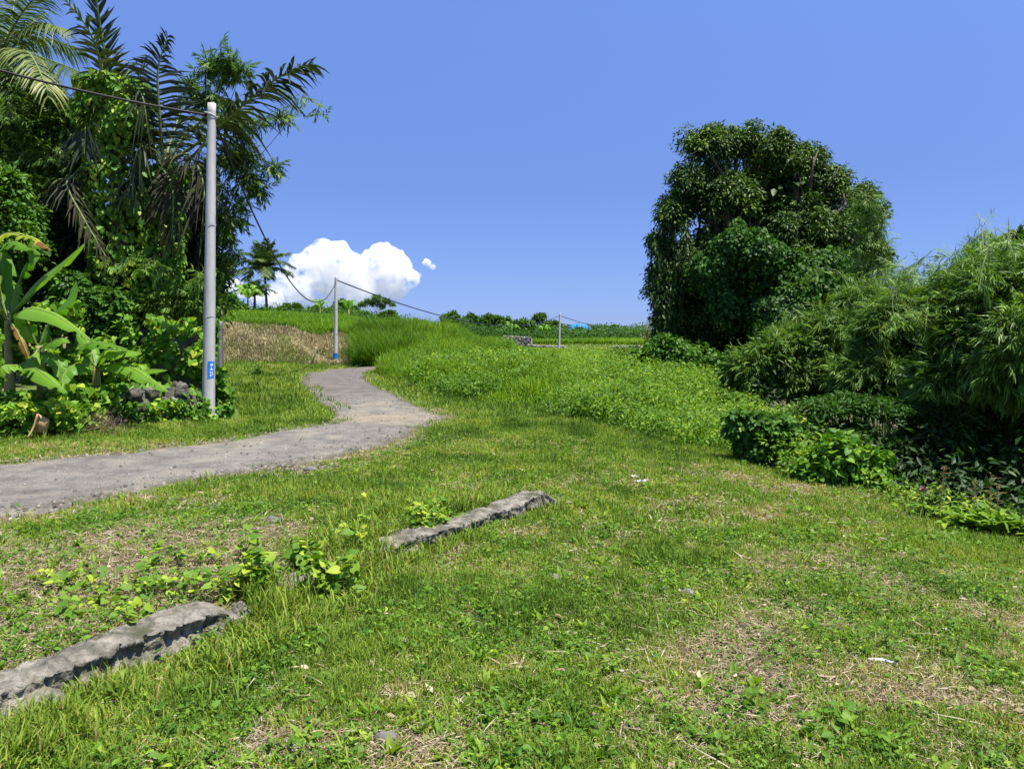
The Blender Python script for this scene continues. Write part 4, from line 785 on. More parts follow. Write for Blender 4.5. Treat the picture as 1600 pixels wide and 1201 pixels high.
for i, (pa, pb, Dd, lab) in enumerate([((1466,790),(1475,733),7.4,'thin pale dry stalk with tiny tips right of the purple weed'), ((1543,792),(1549,745),6.9,'tallest dry grass stalk with a drooping tip near the right edge'), ((1526,786),(1524,757),7.0,'short bare dry stalk left of the tallest one'), ((1555,790),(1560,760),6.9,'forked dry stalk with side tips right of the tallest one')]):
    a = onground(*P(*pa, Dd)[:2]); b_ = P(*pb, Dd); t = thing('dry_stalk', a, lab, 'dry stalk', 'dry stalks at the ravine edge'); sm = MB()
    tube(sm, bez([a, (a + b_) / 2 + [.01, 0, 0], b_, b_ + [.03, 0, .005]], 12), np.linspace(.0035, .0016, 12), 5)
    for j in range(7): s0_ = a + (b_ - a) * rng.uniform(.45, 1); tube(sm, bez([s0_, s0_ + [rng.normal(0, .03), .0, .03], s0_ + [rng.normal(0, .06), 0, .035]], 5), .0015, 4)
    sm.build('stalk', M['sheath'], t)
    hm = MB(); k = 26; hm.inst(NARROW, frameM(rdir(k), rdir(k), np.full(k, .02), np.full(k, .005)), b_ + rng.normal(0, .014, (k, 3)) * [1, .6, 1.6], rng.random(k)); hm.build('seed_head', M['straw'], t)
# ================================================================ LEFT: WALLS
def pack(o, label, cat, group=None): return tag(o, label, cat, group)
def stonewall(a, b, h, w, name, label, mat='lava', sz=.3, seed=1, gaps=None):
    """a wall of rough stones between two ground points, one mesh"""
    mb = MB(); L = np.hypot(b[0] - a[0], b[1] - a[1]); nst = int(L / sz) ; d = np.array([b[0] - a[0], b[1] - a[1]]) / L
    aa, bb_ = np.meshgrid(np.linspace(0, 2 * pi, 33)[:-1], np.linspace(.05, pi - .05, 18)); v = np.stack([np.sin(bb_) * np.cos(aa), np.sin(bb_) * np.sin(aa), np.cos(bb_)], -1)
    v = np.sign(v) * np.abs(v) ** .62
    rows = max(1, int(round(h / (sz * .72))))
    for r in range(rows):
        for i in range(nst):
            s_ = (i + .5 * (r % 2) + rng.normal(0, .12)) * sz; 
            if s_ > L or (gaps and any(g0 < s_ / L < g1_ for g0, g1_ in gaps)): continue
            x, y = a[0] + d[0] * s_, a[1] + d[1] * s_; z = float(terr(np.array([x]), np.array([y - .3]))[0]) + (r + .4) * h / rows
            sc = np.array([sz * .56 * rng.uniform(.8, 1.2), w * .55 * rng.uniform(.85, 1.1), h / rows * .60 * rng.uniform(.8, 1.2)])
            dsp = .55 + .9 * fbm(v[..., 0] + i * 7.1 + seed, v[..., 1] + r * 3.3, v[..., 2], s=1.5, o=4, seed=seed) + .22 * (fbm(v[..., 0] + i * 3.1, v[..., 1] + r, v[..., 2], s=5, o=3, seed=seed + 1) - .5)
            V = (v * dsp[..., None]).reshape(-1, 3) * sc; V = np.stack([V[:, 0] * d[0] - V[:, 1] * d[1], V[:, 0] * d[1] + V[:, 1] * d[0], V[:, 2]], -1) + [x, y, z]
            n_, m_ = aa.shape; ii = np.arange(n_ - 1)[:, None] * m_; j = np.arange(m_)[None]; j2 = (j + 1) % m_
            mb.add(V, np.stack([ii + j, ii + m_ + j, ii + m_ + j2, ii + j2], -1).reshape(-1, 4), None, rng.random())
    # mortar core
    x0 = np.array([a[0], a[1]]); x1 = np.array([b[0], b[1]]); nn_ = np.array([-d[1], d[0]]) * w * .36; m = 30; V = []
    for t_ in np.linspace(0, 1, m):
        c = x0 * (1 - t_) + x1 * t_; z = float(terr(c[:1], c[1:] - .3)[0]); tp = h * (.86 + .1 * vnoise(t_ * 9, 0, seed=seed))
        if gaps and any(g0 < t_ < g1_ for g0, g1_ in gaps): tp = .05
        V += [[*(c - nn_), z - .2], [*(c - nn_), z + tp], [*(c + nn_), z + tp], [*(c + nn_), z - .2]]
    q = [[4 * i + k, 4 * i + k + 1, 4 * i + 5 + k, 4 * i + 4 + k] for i in range(m - 1) for k in range(3)] + [[0, 3, 2, 1], [4 * m - 4, 4 * m - 3, 4 * m - 2, 4 * m - 1]]
    mb.add(V, q, None, .1); return tag(mb.build(name, M[mat], loc=(*((x0 + x1) / 2), V[0][2] + .2)), label, 'stone wall')
WL = WLINE
stonewall(WL[0], WL[2], .55, .3, 'stone_wall', 'low mossy dark stone wall under the banana plants, mostly hidden by creepers', seed=2)
stonewall(WL[2] + [.12, 0, 0], WL[4] + [-.35, .12, 0], .66, .34, 'stone_wall', 'rough dark boulder wall left of the near utility pole, showing between the vines', sz=.27, seed=5, gaps=[(.30, .38), (.62, .70)])
# block wall and post behind the pole
def box(mb, c, s, tint=.5, yaw=0, rough=0):
    v = np.array([[x, y, z] for x in (-.5, .5) for y in (-.5, .5) for z in (0, 1)], float) * s
    cc, ss = cos(yaw), sin(yaw); v = np.stack([v[:, 0] * cc - v[:, 1] * ss, v[:, 0] * ss + v[:, 1] * cc, v[:, 2]], -1) + c
    mb.add(v, [[0,1,3,2],[4,6,7,5],[0,4,5,1],[2,3,7,6],[0,2,6,4],[1,5,7,3]], None, tint)
def plate(mb, a, b, z0, z1, th, nx_=60, nz=24, rg=.03, seed=0, top=.0):
    """thin upright wall with rough faces and uneven top"""
    a, b = np.array(a, float), np.array(b, float); d = nrm(b - a); n2 = np.array([-d[1], d[0]]); s = np.linspace(0, 1, nx_); zz = np.linspace(0, 1, nz)
    Vs = []
    for sd in (-1, 1):
        X = a[0] + (b[0] - a[0]) * s[:, None] + 0 * zz; Y = a[1] + (b[1] - a[1]) * s[:, None] + 0 * zz; tp = z1 - top * fbm(s * 7, s * 0, s=1, o=3, seed=seed); Z = z0 + (tp[:, None] - z0) * zz
        ds = (fbm(X * 1., Z, Y, s=4, o=4, seed=seed + sd) - .5) * rg; Vs.append(np.stack([X + n2[0] * (sd * th / 2 + ds), Y + n2[1] * (sd * th / 2 + ds), Z], -1))
    n0 = nx_ * nz; i = np.arange(nx_ - 1)[:, None] * nz; j = np.arange(nz - 1)[None]; q = np.stack([i + j, i + nz + j, i + nz + j + 1, i + j + 1], -1).reshape(-1, 4)
    V = np.concatenate([Vs[0].reshape(-1, 3), Vs[1].reshape(-1, 3)]); e = np.arange(nx_ - 1)
    tq = np.stack([e * nz + nz - 1, (e + 1) * nz + nz - 1, n0 + (e + 1) * nz + nz - 1, n0 + e * nz + nz - 1], -1); f_ = np.arange(nz - 1)
    s0_ = np.stack([f_, f_ + 1, n0 + f_ + 1, n0 + f_], -1); l_ = (nx_ - 1) * nz; s1_ = np.stack([l_ + f_, n0 + l_ + f_, n0 + l_ + f_ + 1, l_ + f_ + 1], -1)
    mb.add(V, np.concatenate([q, q[:, ::-1] + n0, tq, s0_, s1_]), None, .5)
pa, pb = P(205, 600, 17.4), P(338, 600, 16.1)
mb = MB(); plate(mb, pa[:2], pb[:2], -.3, P(300, 508, 16.5)[2], .14, seed=3, top=.12)
tag(mb.build('block_wall', M['conc'], loc=(*((pa + pb)[:2] / 2), .6)), 'dark stained concrete wall standing behind the vines left of the near pole', 'wall')
c = P(341, 600, 15.9); mb = MB(); plate(mb, (c[0] - .085, c[1]), (c[0] + .085, c[1]), -.3, P(341, 500, 15.9)[2], .2, 10, 30, .02, 7, .06)
tag(mb.build('concrete_post', M['conc'], loc=(c[0], c[1], .3)), 'rough grey upright post right behind the near utility pole', 'post')

# ================================================================ POLES AND CABLES
def lattice_pole(px0, py0, px1, py1, D, r0, r1, label, steps=3, group='concrete utility poles'):
    a = onground(*P(px0, py0, D)[:2]); b = P(px1, py1, D); t = thing('utility_pole', a, label, 'utility pole', group)
    mb = MB(); n = 40; s = np.linspace(0, 1, n); pts = a + (b - a) * s[:, None] - [0, 0, .2] * (1 - s[:, None]); rad = r0 + (r1 - r0) * s
    st = np.floor(s * steps) / steps; rad = rad * (1 + .035 * (1 - (s * steps - np.floor(s * steps))))
    tube(mb, pts, rad, 28, rough=.01); mb.build('shaft', M['pole'], t, smooth=True)
    for f in (.33, .62, .955):
        m2 = MB(); c = a + (b - a) * f; rr = r0 + (r1 - r0) * f + .008; tube(m2, [c - [0, 0, .015], c + [0, 0, .015]], rr * 1.03, 24, cap=False); m2.build('band', M['metal'], t, smooth=True)
    return t, a, b
p1, p1a, p1b = lattice_pole(325, 657, 331, 162, 14.8, .125, .075, 'tall grey concrete pole at left with a small blue number plate, nearest of three')
# blue plate with white marks, wrapped on the right side of the shaft
def on_pole(a, b, rr, f0, f1, ang0, ang1, off=.006, n=10):
    A = np.linspace(ang0, ang1, n); V = []
    for f in (f0, f1):
        c = a + (b - a) * f; V += [[c[0] + math.cos(x) * (rr + off), c[1] + math.sin(x) * (rr + off), c[2]] for x in A]
    return V, [[i, i + 1, n + i + 1, n + i] for i in range(n - 1)]
def fpole(py): return (657 - py) / 495.0
V, q = on_pole(p1a, p1b, .122, fpole(592), fpole(565), -pi * .42, -pi * .02, .004); mb = MB(); mb.add(V, q)
pl = mb.build('number_plate', M['blue'], p1)
mb = MB()
for (f0, f1, a0, a1) in [(569,572,-.30,-.16),(573,577,-.27,-.24),(577,579,-.30,-.16),(581,585,-.30,-.27),(583,584,-.28,-.18),(581,588,-.2,-.17),(586,589,-.31,-.25)]:
    V, q = on_pole(p1a, p1b, .122, fpole(f1), fpole(f0), pi * a0, pi * a1, .009, 4); mb.add(V, q)
mb.build('marks', M['white'], pl)
mb = MB(); 
for dz in (0, .0): 
    c = p1a + [.11, -.11, .0]
mbm = MB(); a0 = p1a + (p1b - p1a) * fpole(172) + [.09, 0, 0]; a_ = [p1a + (p1b - p1a) * f + [.125 - .045 * f, -.02, 0] for f in np.linspace(.02, .93, 14)]
tube(mbm, a_, .011, 6, cap=False); mbm.build('downwire', M['metal'], p1, smooth=True)
mbm = MB(); c = p1a + (p1b - p1a) * .965; tube(mbm, bez([c + [-.14, 0, .05], c + [0, -.09, .0], c + [.12, 0, -.06]], 8), .014, 6); mbm.build('bracket', M['metal'], p1)
p2, p2a, p2b = lattice_pole(524, 559, 525, 431, 41.2, .12, .075, 'grey concrete utility pole with a blue painted foot beside the road bend', 2)
def bandm(mat, f0, f1, nm, a, b, r, parent):
    m2 = MB(); tube(m2, [a + (b - a) * f0, a + (b - a) * f1], r, 20, cap=False); return m2.build(nm, M[mat], parent, smooth=True)
bandm('blue', .04, .11, 'painted_band', p2a, p2b, .124, p2); bandm('white', .015, .035, 'painted_band', p2a, p2b, .124, p2)
p3, p3a, p3b = lattice_pole(873, 551, 875, 489, 105, .17, .12, 'slim pale utility pole in the far field, farthest of the three', 2)
def cable(a, b, sag, r, label, n=60, group='overhead cables'):
    a, b = np.array(a, float), np.array(b, float); t = np.linspace(0, 1, n); pts = a + (b - a) * t[:, None]; pts[:, 2] -= sag * 4 * t * (1 - t)
    mb = MB(); tube(mb, pts, r, 6); return tag(mb.build('cable', M['cable'], smooth=True, loc=tuple(a)), label, 'cable', group)
tp = p1a + (p1b - p1a) * .93
cable(P(-420, -25, 12.0), p1a + (p1b - p1a) * .965 + [-.09, 0, 0], .22, .022, 'thick black cable running from the near pole off the left edge')
cable(tp + [.1, 0, 0], p2a + (p2b - p2a) * .93, 2.1, .022, 'black cable sagging from the near pole to the pole with blue foot', 90)
cable(p2a + (p2b - p2a) * .955, p3a + (p3b - p3a) * .93, 1.9, .035, 'thin black cable from the pole with blue foot to the farthest pole', 90)
cable(p3a + (p3b - p3a) * .93, P(1100, 520, 150), 1.6, .04, 'thin cable leaving the farthest pole towards the right')

# ================================================================ PALMS
def frond(rm, lm, path, nl, ll, lw, droop=.6, tint=(.2, .6), spread=1.0, r=.03, ends=(.12, 1.0), curl=.3, up=None, tips=None, jag=.25, seg=3):
    """path: 3-D control points of the rachis; leaflets both sides"""
    n = 26; p = bez(path, n); tube(rm, p, np.linspace(r, r * .2, n), 6, cap=False)
    L = np.concatenate([[0], np.cumsum(np.linalg.norm(np.diff(p, axis=0), axis=1))]); L /= L[-1]
    t = np.tile(np.linspace(ends[0], ends[1], nl), 2) + rng.normal(0, .5 / nl, 2 * nl); sgn = np.repeat([-1., 1.], nl); t = np.clip(t, 0, 1)
    pos = np.stack([np.interp(t, L, p[:, i]) for i in range(3)], -1); tg = np.gradient(p, axis=0); tan = nrm(np.stack([np.interp(t, L, tg[:, i]) for i in range(3)], -1))
    ref = np.array([0, 0, 1.0]) if up is None else np.asarray(up, float)
    sd = nrm(np.cross(tan, ref) + 1e-4); nv = nrm(np.cross(sd, tan))
    fwd = .35 + .55 * t; d0 = nrm(sd * sgn[:, None] * spread + tan * fwd[:, None] + nv * .25 + rdir(2 * nl) * jag)
    ln = ll * (np.sin(np.clip(t * .86 + .12, 0, 1) * pi) ** .55 * .75 + .25) * (.8 + .35 * rng.random(2 * nl))
    W = lw * (.7 + .5 * rng.random(2 * nl)); s = np.linspace(0, 1, seg + 1); g = np.array([0, 0, -1.])
    V = []; dr = droop * (.6 + .8 * rng.random(2 * nl)); ax = nrm(np.cross(d0, nv + rdir(2 * nl) * .25))
    for k in range(seg + 1):
        c = pos + ln[:, None] * (d0 * s[k] + g * (dr * s[k] ** 2 * .8)[:, None]); wd = W * [.55, 1, .8, .06][min(k, 3) if seg == 3 else (0 if k == 0 else (3 if k == seg else 1))]
        V += [c - ax * wd[:, None] / 2, c + ax * wd[:, None] / 2]
    V = np.stack(V, 1).reshape(-1, 3); m = 2 * (seg + 1); o_ = (np.arange(2 * nl) * m)[:, None, None]; q = (np.array([[2 * k, 2 * k + 1, 2 * k + 3, 2 * k + 2] for k in range(seg)])[None] + o_).reshape(-1, 4)
    lm.add(V, q, None, np.repeat(np.clip(rng.uniform(tint[0], tint[1]) + rng.normal(0, .1, 2 * nl), 0, 1), m))
def palm(name, label, cat, base, top, r0, fronds, mat, group=None, lean=None, r1=None, dead=None, tw=.09):
    t = thing(name, base, label, cat, group); mb = MB(); pts = bez([base - [0, 0, .2], base + (top - base) * .5 + (lean if lean is not None else np.zeros(3)), top], 40)
    rad = np.linspace(r0, r1 or r0 * .7, 40) * (1 + .06 * (np.arange(40) % 2)); tube(mb, pts, rad, 14, rough=.08); mb.build('trunk', M['bark'], t, smooth=True)
    for f in fronds:
        rm, lm = MB(), MB(); mt = f.pop('mat', mat); frond(rm, lm, **f); o = lm.build('frond', M[mt], t); rm.build('rachis', M['stem'], o, smooth=True)
    return t
def PX(L, D): return [P(a[0], a[1], D + (a[2] if len(a) > 2 else 0)) for a in L]
# coconut palm at the top left corner
D0 = 20.0; topc = P(-8, 95, D0)
F_ = []
for pth, nl, ll, dr, tn in [([(0,85),(35,20,-.5),(95,-45,-1)],46,.85,.9,(.2,.5)), ([(0,88),(20,20,1),(30,-70,2)],46,.9,.6,(.2,.5)), ([(0,92),(60,42,-.6),(112,48,-1)],48,.75,1.1,(.4,.8)), ([(0,95),(60,62,.6),(128,78,1)],48,.7,1.2,(.3,.7)), ([(0,98),(65,92,-1),(140,118,-2)],50,.8,1.1,(.1,.4)), ([(0,100),(40,80,-1.5),(70,130,-2.5),(75,150,-2.6)],44,.75,1.0,(.6,.9)), ([(0,92),(-40,40,-1),(-110,20,-2)],44,.9,.9,(.2,.6)), ([(0,95),(-60,80,-1),(-130,140,-2)],44,.9,1.1,(.2,.6)), ([(0,90),(-10,30,2),(10,-60,4)],44,.9,.7,(.2,.5)), ([(0,100),(20,110,-1.5),(30,170,-2)],36,.8,1.0,(.2,.5)), ([(0,95),(40,100,1),(90,140,2)],40,.8,1.1,(.1,.4)), ([(0,88),(30,50,2),(75,20,3.5)],44,.9,.8,(.1,.4))]:
    F_.append(dict(path=PX(pth, D0), nl=nl + 14, ll=ll, lw=.048, droop=dr, tint=(tn[0] * .6, tn[1] * .8), r=.035, jag=.12))
palm('coconut_palm', 'big coconut palm at the top left corner with yellowing fronds', 'palm tree', gz(topc[0] - .5, D0 + .3), topc, .2, F_, 'coco')
# two vine-covered sugar palms
D1 = 17.6
def vines_on(t, pts, n, r, ll=.13, tlo=.2, thi=.85):
    cm = MB(); p = np.asarray(pts); L = np.linspace(0, 1, len(p)); s = rng.random(n); c = np.stack([np.interp(s, L, p[:, i]) for i in range(3)], -1); a = rng.uniform(0, 6.28, n)
    lump = .45 + 1.1 * fbm(c[:, 2] * 1.2, np.cos(a) * 1.5, np.sin(a) * 1.5, s=1.1, o=3, seed=4); rr = r * lump * (1 - .35 * rng.random(n) ** 2); out = np.stack([np.cos(a), np.sin(a), 0 * a], -1)
    pos = c + out * rr[:, None]; s_ = ll * (.5 + .9 * rng.random(n)); clm = fbm(pos[:, 0] * 2, pos[:, 2] * 2, pos[:, 1] * 2, s=.8, o=2, seed=8)
    cm.inst(HEART, frameM(nrm(np.array([0, 0, -1.]) + rdir(n) * .7 + out * .3), nrm(out + rdir(n) * .7 + [0, 0, .5]), s_, s_ * .8), pos, np.clip(tlo + (thi - tlo) * rng.random(n) + (clm - .5) * .6, 0, 1)); return cm.build('creepers', M['vine'], t)
def sfr(pth, nl, ll, dr, tn, D=D1, mat='palm', **k): return dict(path=PX(pth, D), nl=nl, ll=ll, lw=k.pop('lw', .062), droop=dr, tint=tn, r=.045, mat=mat, **{'jag': .42, **k})
FA = [sfr([(182,205),(168,110,-.3),(152,10,-.6),(148,-20,-.8)],40,.62,.1,(.1,.5),spread=.55,jag=.2), sfr([(182,205),(165,130,-.5),(140,50,-1.2),(92,-12,-1.6)],40,.6,.5,(.2,.6)), sfr([(185,205),(205,160,-.4),(222,150,-.6),(232,215,-.6)],30,.9,.8,(.1,.5)), sfr([(180,210),(150,170,-.5),(136,185,-.6),(132,240,-.8)],26,.7,.9,(.2,.6)), sfr([(182,205),(192,130,.6),(215,95,1)],26,.6,.6,(.1,.4)), sfr([(180,215),(120,270,-.5),(105,290,-.8),(130,340,-1),(165,400,-1.1)],34,.5,1.2,(.1,.5),mat='dead'), sfr([(178,260),(120,275,-.3),(80,290,-.5),(55,345,-.6)],26,.5,1.2,(.0,.5),mat='dead'), sfr([(185,210),(170,150,1),(175,80,2)],28,.8,.5,(.1,.4))]
ba = gz(P(190, 600, D1)[0], D1); ta = P(182, 215, D1)
tA = palm('sugar_palm', 'creeper-smothered sugar palm left of centre in the left thicket, with spiky upright fronds', 'palm tree', ba, ta, .22, FA, 'palm', 'sugar palms in the left thicket')
vines_on(tA, [ba, ta, ta + [0, 0, 1.3]], 7500, .72, tlo=.3, thi=1)
FB = [sfr([(255,255),(250,190,-.3),(247,110,-.5),(262,58,-.5)],44,.95,.55,(.1,.5),spread=1.2,jag=.2), sfr([(258,260),(320,215,-.5),(385,160,-.9),(440,118,-1.2),(484,100,-1.3)],56,1.05,.7,(.0,.3),ends=(.22,1),lw=.085), sfr([(330,215,-.8),(310,235,-.9),(275,275,-1),(228,335,-1.1)],34,.6,1.1,(.2,.7),mat='dead'), sfr([(258,258),(300,200,.5),(350,185,.8),(400,230,1)],36,.8,.9,(.1,.5)), sfr([(255,260),(290,240,-.8),(318,290,-1),(312,400,-1.1)],34,.7,1.2,(.0,.3),mat='dead'), sfr([(255,258),(215,160,.3),(225,95,.5)],30,.8,.5,(.1,.4)), sfr([(255,258),(280,180,.8),(300,120,1)],30,.8,.6,(.1,.4)), sfr([(255,262),(220,230,-.6),(200,300,-.9)],30,.8,1.0,(.1,.5)), sfr([(255,262),(270,300,-.8),(268,380,-.9)],30,.6,1.1,(.0,.3),mat='dead')]
bb = gz(P(245, 600, 18.2)[0], 18.2); tb = P(255, 262, 18.0)
tB = palm('sugar_palm', 'sugar palm just left of the near pole, one long dark frond reaching right over it', 'palm tree', bb, tb, .22, FB, 'palm', 'sugar palms in the left thicket')
vines_on(tB, [bb, tb], 4200, .55, tlo=.15, thi=.8)
# far coconut palms
Dp = 82; tp_ = P(413, 418, Dp); FC = []
for i in range(30):
    a = i / 30 * 2 * pi + .2; e = [1.25, .75, .35, -.05][i % 4]; R = 3.6; dx, dy = math.cos(a), math.sin(a) * .9
    mid = tp_ + np.array([dx * math.cos(e), dy * math.cos(e), math.sin(e)]) * R * .55; end = tp_ + np.array([dx * math.cos(e), dy * math.cos(e), math.sin(e)]) * R + [0, 0, -.5 - .25 * (i % 3)]
    FC.append(dict(path=[tp_, mid, end], nl=38, ll=1.05, lw=.13, droop=.6, tint=(.15, .6), r=.05, jag=.12, seg=2))
palm('coconut_palm', 'distant coconut palm with a full round crown under the sagging cable', 'palm tree', gz(P(418, 500, Dp)[0], Dp), tp_, .15, FC, 'coco')
Dp = 78; tp_ = P(398, 462, Dp); FC = []
for i in range(15):
    a = i / 15 * 2 * pi + .5; e = [1.2, .8, .45][i % 3]; R = 2.5; dx, dy = math.cos(a), math.sin(a) * .9
    v = np.array([dx * math.cos(e), dy * math.cos(e), math.sin(e)]); FC.append(dict(path=[tp_, tp_ + v * R * .6, tp_ + v * R + [0, 0, -.7]], nl=26, ll=.8, lw=.12, droop=.8, tint=(.1, .5), r=.05, jag=.12, seg=2))
palm('coconut_palm', 'short young coconut palm at the foot of the distant tall one', 'palm tree', gz(P(398, 505, Dp)[0], Dp), tp_, .15, FC, 'coco')

# ================================================================ BANANAS
def bananaleaf(rm, lm, path, width, tint=.5, twist=0, tear=.35, fold=.3, tip=.0, face=None, n=44):
    p = bez(path, n); tg = nrm(np.gradient(p, axis=0)); ref = np.array([0, -.55, 1.0]) if face is None else np.asarray(face, float)
    sd = nrm(np.cross(tg, ref)); nv = nrm(np.cross(sd, tg)); s = np.linspace(0, 1, n); pr = np.sin(np.clip((s - .06) / .94, 0, 1) ** .75 * pi) ** .6 * width / 2; pr[s < .06] = .004
    tube(rm, p, np.linspace(.022, .005, n), 6, cap=False); sd0 = rng.random() * 9
    for sg in (-1, 1):
        w_ = pr * (1 + .12 * (vnoise(s * 14, s * 0 + sg, seed=int(sd0 * 10)) - .5)); V = []; T_ = []; pv = []
        for k, f in enumerate((0, .5, 1.0)):
            c = p + sd * (sg * w_ * f)[:, None] + nv * (fold * w_ * (f - f * f * 1.5))[:, None]; c[:, 2] -= (w_ * f ** 2 * (.25 + .35 * vnoise(s * 9 + 5, s * 0, seed=int(sd0 * 7) + sg)))
            V.append(c); T_.append(tint + (tip if tip else 0) * (s > .86) + .06 * (vnoise(s * 20, s * 0 + k, seed=2) - .5) + .12 * (f == 0) * (tint < .7)); pv.append(np.stack([f + 0 * s, s * 1.0, 0 * s], -1))
        V = np.stack(V, 1); i = np.arange(n - 1); tr = hsh(i, int(sd0 * 100) + sg) < tear * .35
        q = []
        for k in (0, 1):
            ok = np.ones(n - 1, bool) if k == 0 else np.ones(n - 1, bool)
            ii_ = i[ok]; q.append(np.stack([ii_ * 3 + k, ii_ * 3 + k + 1, (ii_ + 1) * 3 + k + 1, (ii_ + 1) * 3 + k], -1))
        Vv = V.copy()
        for a in i[tr]: # torn notches pull the margin in
            Vv[a, 2] = V[a, 0] * .75 + V[a, 2] * .25
        lm.add(Vv.reshape(-1, 3), np.concatenate(q), None, np.clip(np.stack(T_, 1), 0, 1).ravel(), np.stack(pv, 1).reshape(-1, 3))
def banana(label, base, stemtop, leaves, D, group='banana plants on the left', r=.11):
    t = thing('banana_plant', base, label, 'banana plant', group); mb = MB(); tube(mb, bez([base - [0, 0, .1], (base + stemtop) / 2, stemtop], 20), np.linspace(r, r * .5, 20), 12, rough=.1); mb.build('stem', M['bstem'], t, smooth=True)
    for pth, wd, ti, tip in leaves:
        rm, lm = MB(), MB(); bananaleaf(rm, lm, PX(pth, D), wd, ti, tip=tip); o = lm.build('leaf', M['banana'], t, smooth=True); rm.build('midrib', M['stem'], o, smooth=True)
    return t
D2 = 14.6
def bbase(px_, D): return onground(*P(px_, 600, D)[:2])
banana('tallest banana plant at the left edge, one arching leaf yellow with a burnt brown tip', bbase(15, D2), P(12, 500, D2), [([(12,500),(0,440,.2),(10,380,.3),(55,392,-.4)],.0+.42,.45,0), ([(5,490),(-12,420),(2,368,-.2),(45,370,-.5),(82,392,-.8)],.26,.86,.14), ([(15,500),(30,440),(48,400,-.2),(50,372,-.2)],.46,.5,0), ([(18,490),(60,440,-.4),(100,408,-.7),(132,380,-.9)],.40,.6,0), ([(12,500),(-30,440),(-70,430),(-110,470)],.5,.5,0), ([(14,500),(28,520,-.6),(45,560,-.7),(50,580,-.7)],.12,1,0), ([(14,490),(5,430,.5),(-10,390,.8),(-30,400,1)],.5,.4,0)], D2)
banana('middle banana plant with a broad bright leaf arching right over the vines', bbase(70, 12.9), P(60, 540, 12.9), [([(60,545),(40,500,-.2),(42,482,-.4),(85,492,-.8),(143,532,-1.1)],.38,.66,0), ([(62,540),(80,500),(105,468,-.3),(120,440,-.3)],.42,.35,0), ([(60,545),(45,570,-.5),(60,578,-.8),(105,614,-1.2)],.34,.62,0), ([(60,560),(30,570,-.5),(5,572,-.9),(-5,590,-1)],.36,.6,0), ([(62,545),(90,530,-.4),(104,536,-.6)],.3,.5,0), ([(64,550),(90,560,-.5),(90,590,-.7)],.28,.5,0)], 12.9)
banana('lowest banana plant, its yellow green leaves reaching towards the pole', bbase(150, 13.5), P(150, 575, 13.5), [([(150,575),(165,548,-.3),(190,548,-.5),(222,552,-.7)],.32,.76,0), ([(150,575),(185,568,-.4),(215,580,-.8),(264,613,-1.1)],.30,.62,0), ([(150,575),(130,545,-.2),(150,535,-.5),(200,545,-.6)],.28,.5,0), ([(152,578),(200,580,-.2),(230,578,-.3),(262,578,-.5)],.22,.6,0), ([(150,575),(120,570,-.3),(100,585,-.5),(95,610,-.7)],.3,.5,0), ([(150,572),(140,540,.2),(120,520,.3)],.26,.55,0)], 13.5)
# dry folded leaf sheath
t = thing('dry_leaf', g1(62, 678), 'pale brown folded dead banana leaf propped at the foot of the low wall', 'dead leaf'); mb = MB()
L_ = [(52,655),(58,645),(72,650),(78,657)], [(46,668),(52,672),(66,676),(72,676)]; Q = []
for r_, row in enumerate([[(60,646),(68,650),(78,656)], [(56,660),(66,663),(75,668)], [(53,674),(64,676),(73,677)]]):
    Q += [P(a, b, 11.9 + .06 * ((j + r_) % 2)) for j, (a, b) in enumerate(row)]
mb.add(Q, [[0,1,4,3],[1,2,5,4],[3,4,7,6],[4,5,8,7]], None, .6, [[i % 3, i // 3 * .1, 0] for i in range(9)])
o = mb.build('blade', M['sheath'], t); sm_ = o.modifiers.new('s', 'SOLIDIFY'); sm_.thickness = .012
mb = MB(); tube(mb, bez([P(59, 646, 11.85), P(52, 668, 11.8), P(43, 684, 11.7)], 8), .016, 6); mb.build('stalk', M['sheath'], t)

# ================================================================ LEFT THICKET
t, _ = tree('broadleaf_tree', 'dark dense tree filling the gap between the sugar palm trunks and the near pole', 'tree', [(285,300,45),(305,360,48),(285,430,60),(240,400,55),(330,420,26),(300,480,45),(250,330,45),(340,345,20)], 20.5, bbase(290, 20.5), .2, (2600, 30, .32, .15, .42), 'dark', tlo=.1, thi=.6, droop=.6, gap=.32, fill=.4)
bamboo([(350,100,22),(330,115,26),(372,110,18),(300,150,26),(335,165,26),(380,195,26),(410,198,18),(440,192,12),(370,250,28),(405,250,18),(428,265,12),(345,300,22),(365,320,18),(352,370,16),(342,430,14),(388,280,20),(402,300,12),(368,345,18),(362,400,16),(425,215,14),(446,190,9),(400,225,16),(385,245,20)], 19.2, bbase(318, 19.4), 'airy bamboo with small leaves standing against the sky behind the near pole', 1900, fl=.24, ll=.14, lw=.22, group='bamboo on the left', plume=2, gap=.405, tlo=.1, thi=.6, culms=6, cr=.018, spread=.3, droop=.3)
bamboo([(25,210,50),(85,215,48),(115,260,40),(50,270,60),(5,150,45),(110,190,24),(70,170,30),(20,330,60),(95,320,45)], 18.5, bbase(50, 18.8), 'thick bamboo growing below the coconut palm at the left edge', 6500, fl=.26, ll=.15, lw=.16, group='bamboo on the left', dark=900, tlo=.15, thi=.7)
t, _ = tree('broadleaf_tree', 'leafy green tree cut off by the left edge beside the banana plants', 'tree', [(5,330,40),(20,380,42),(-30,360,60),(-20,430,60),(-40,270,50),(10,290,24)], 16.0, bbase(-20, 16), .12, (900, 28, .24, .11, .6), 'mid', tlo=.2, thi=.85)
t, _ = tree('broadleaf_tree', 'deep green tree behind the banana leaves, below the dead palm fronds', 'tree', [(110,400,55),(60,400,50),(130,460,55),(190,440,50),(80,470,50),(60,340,45),(120,340,40),(200,500,45)], 18.2, bbase(110, 18.2), .15, (2000, 28, .3, .16, .5), 'dark', tlo=.05, thi=.55, fill=.45)
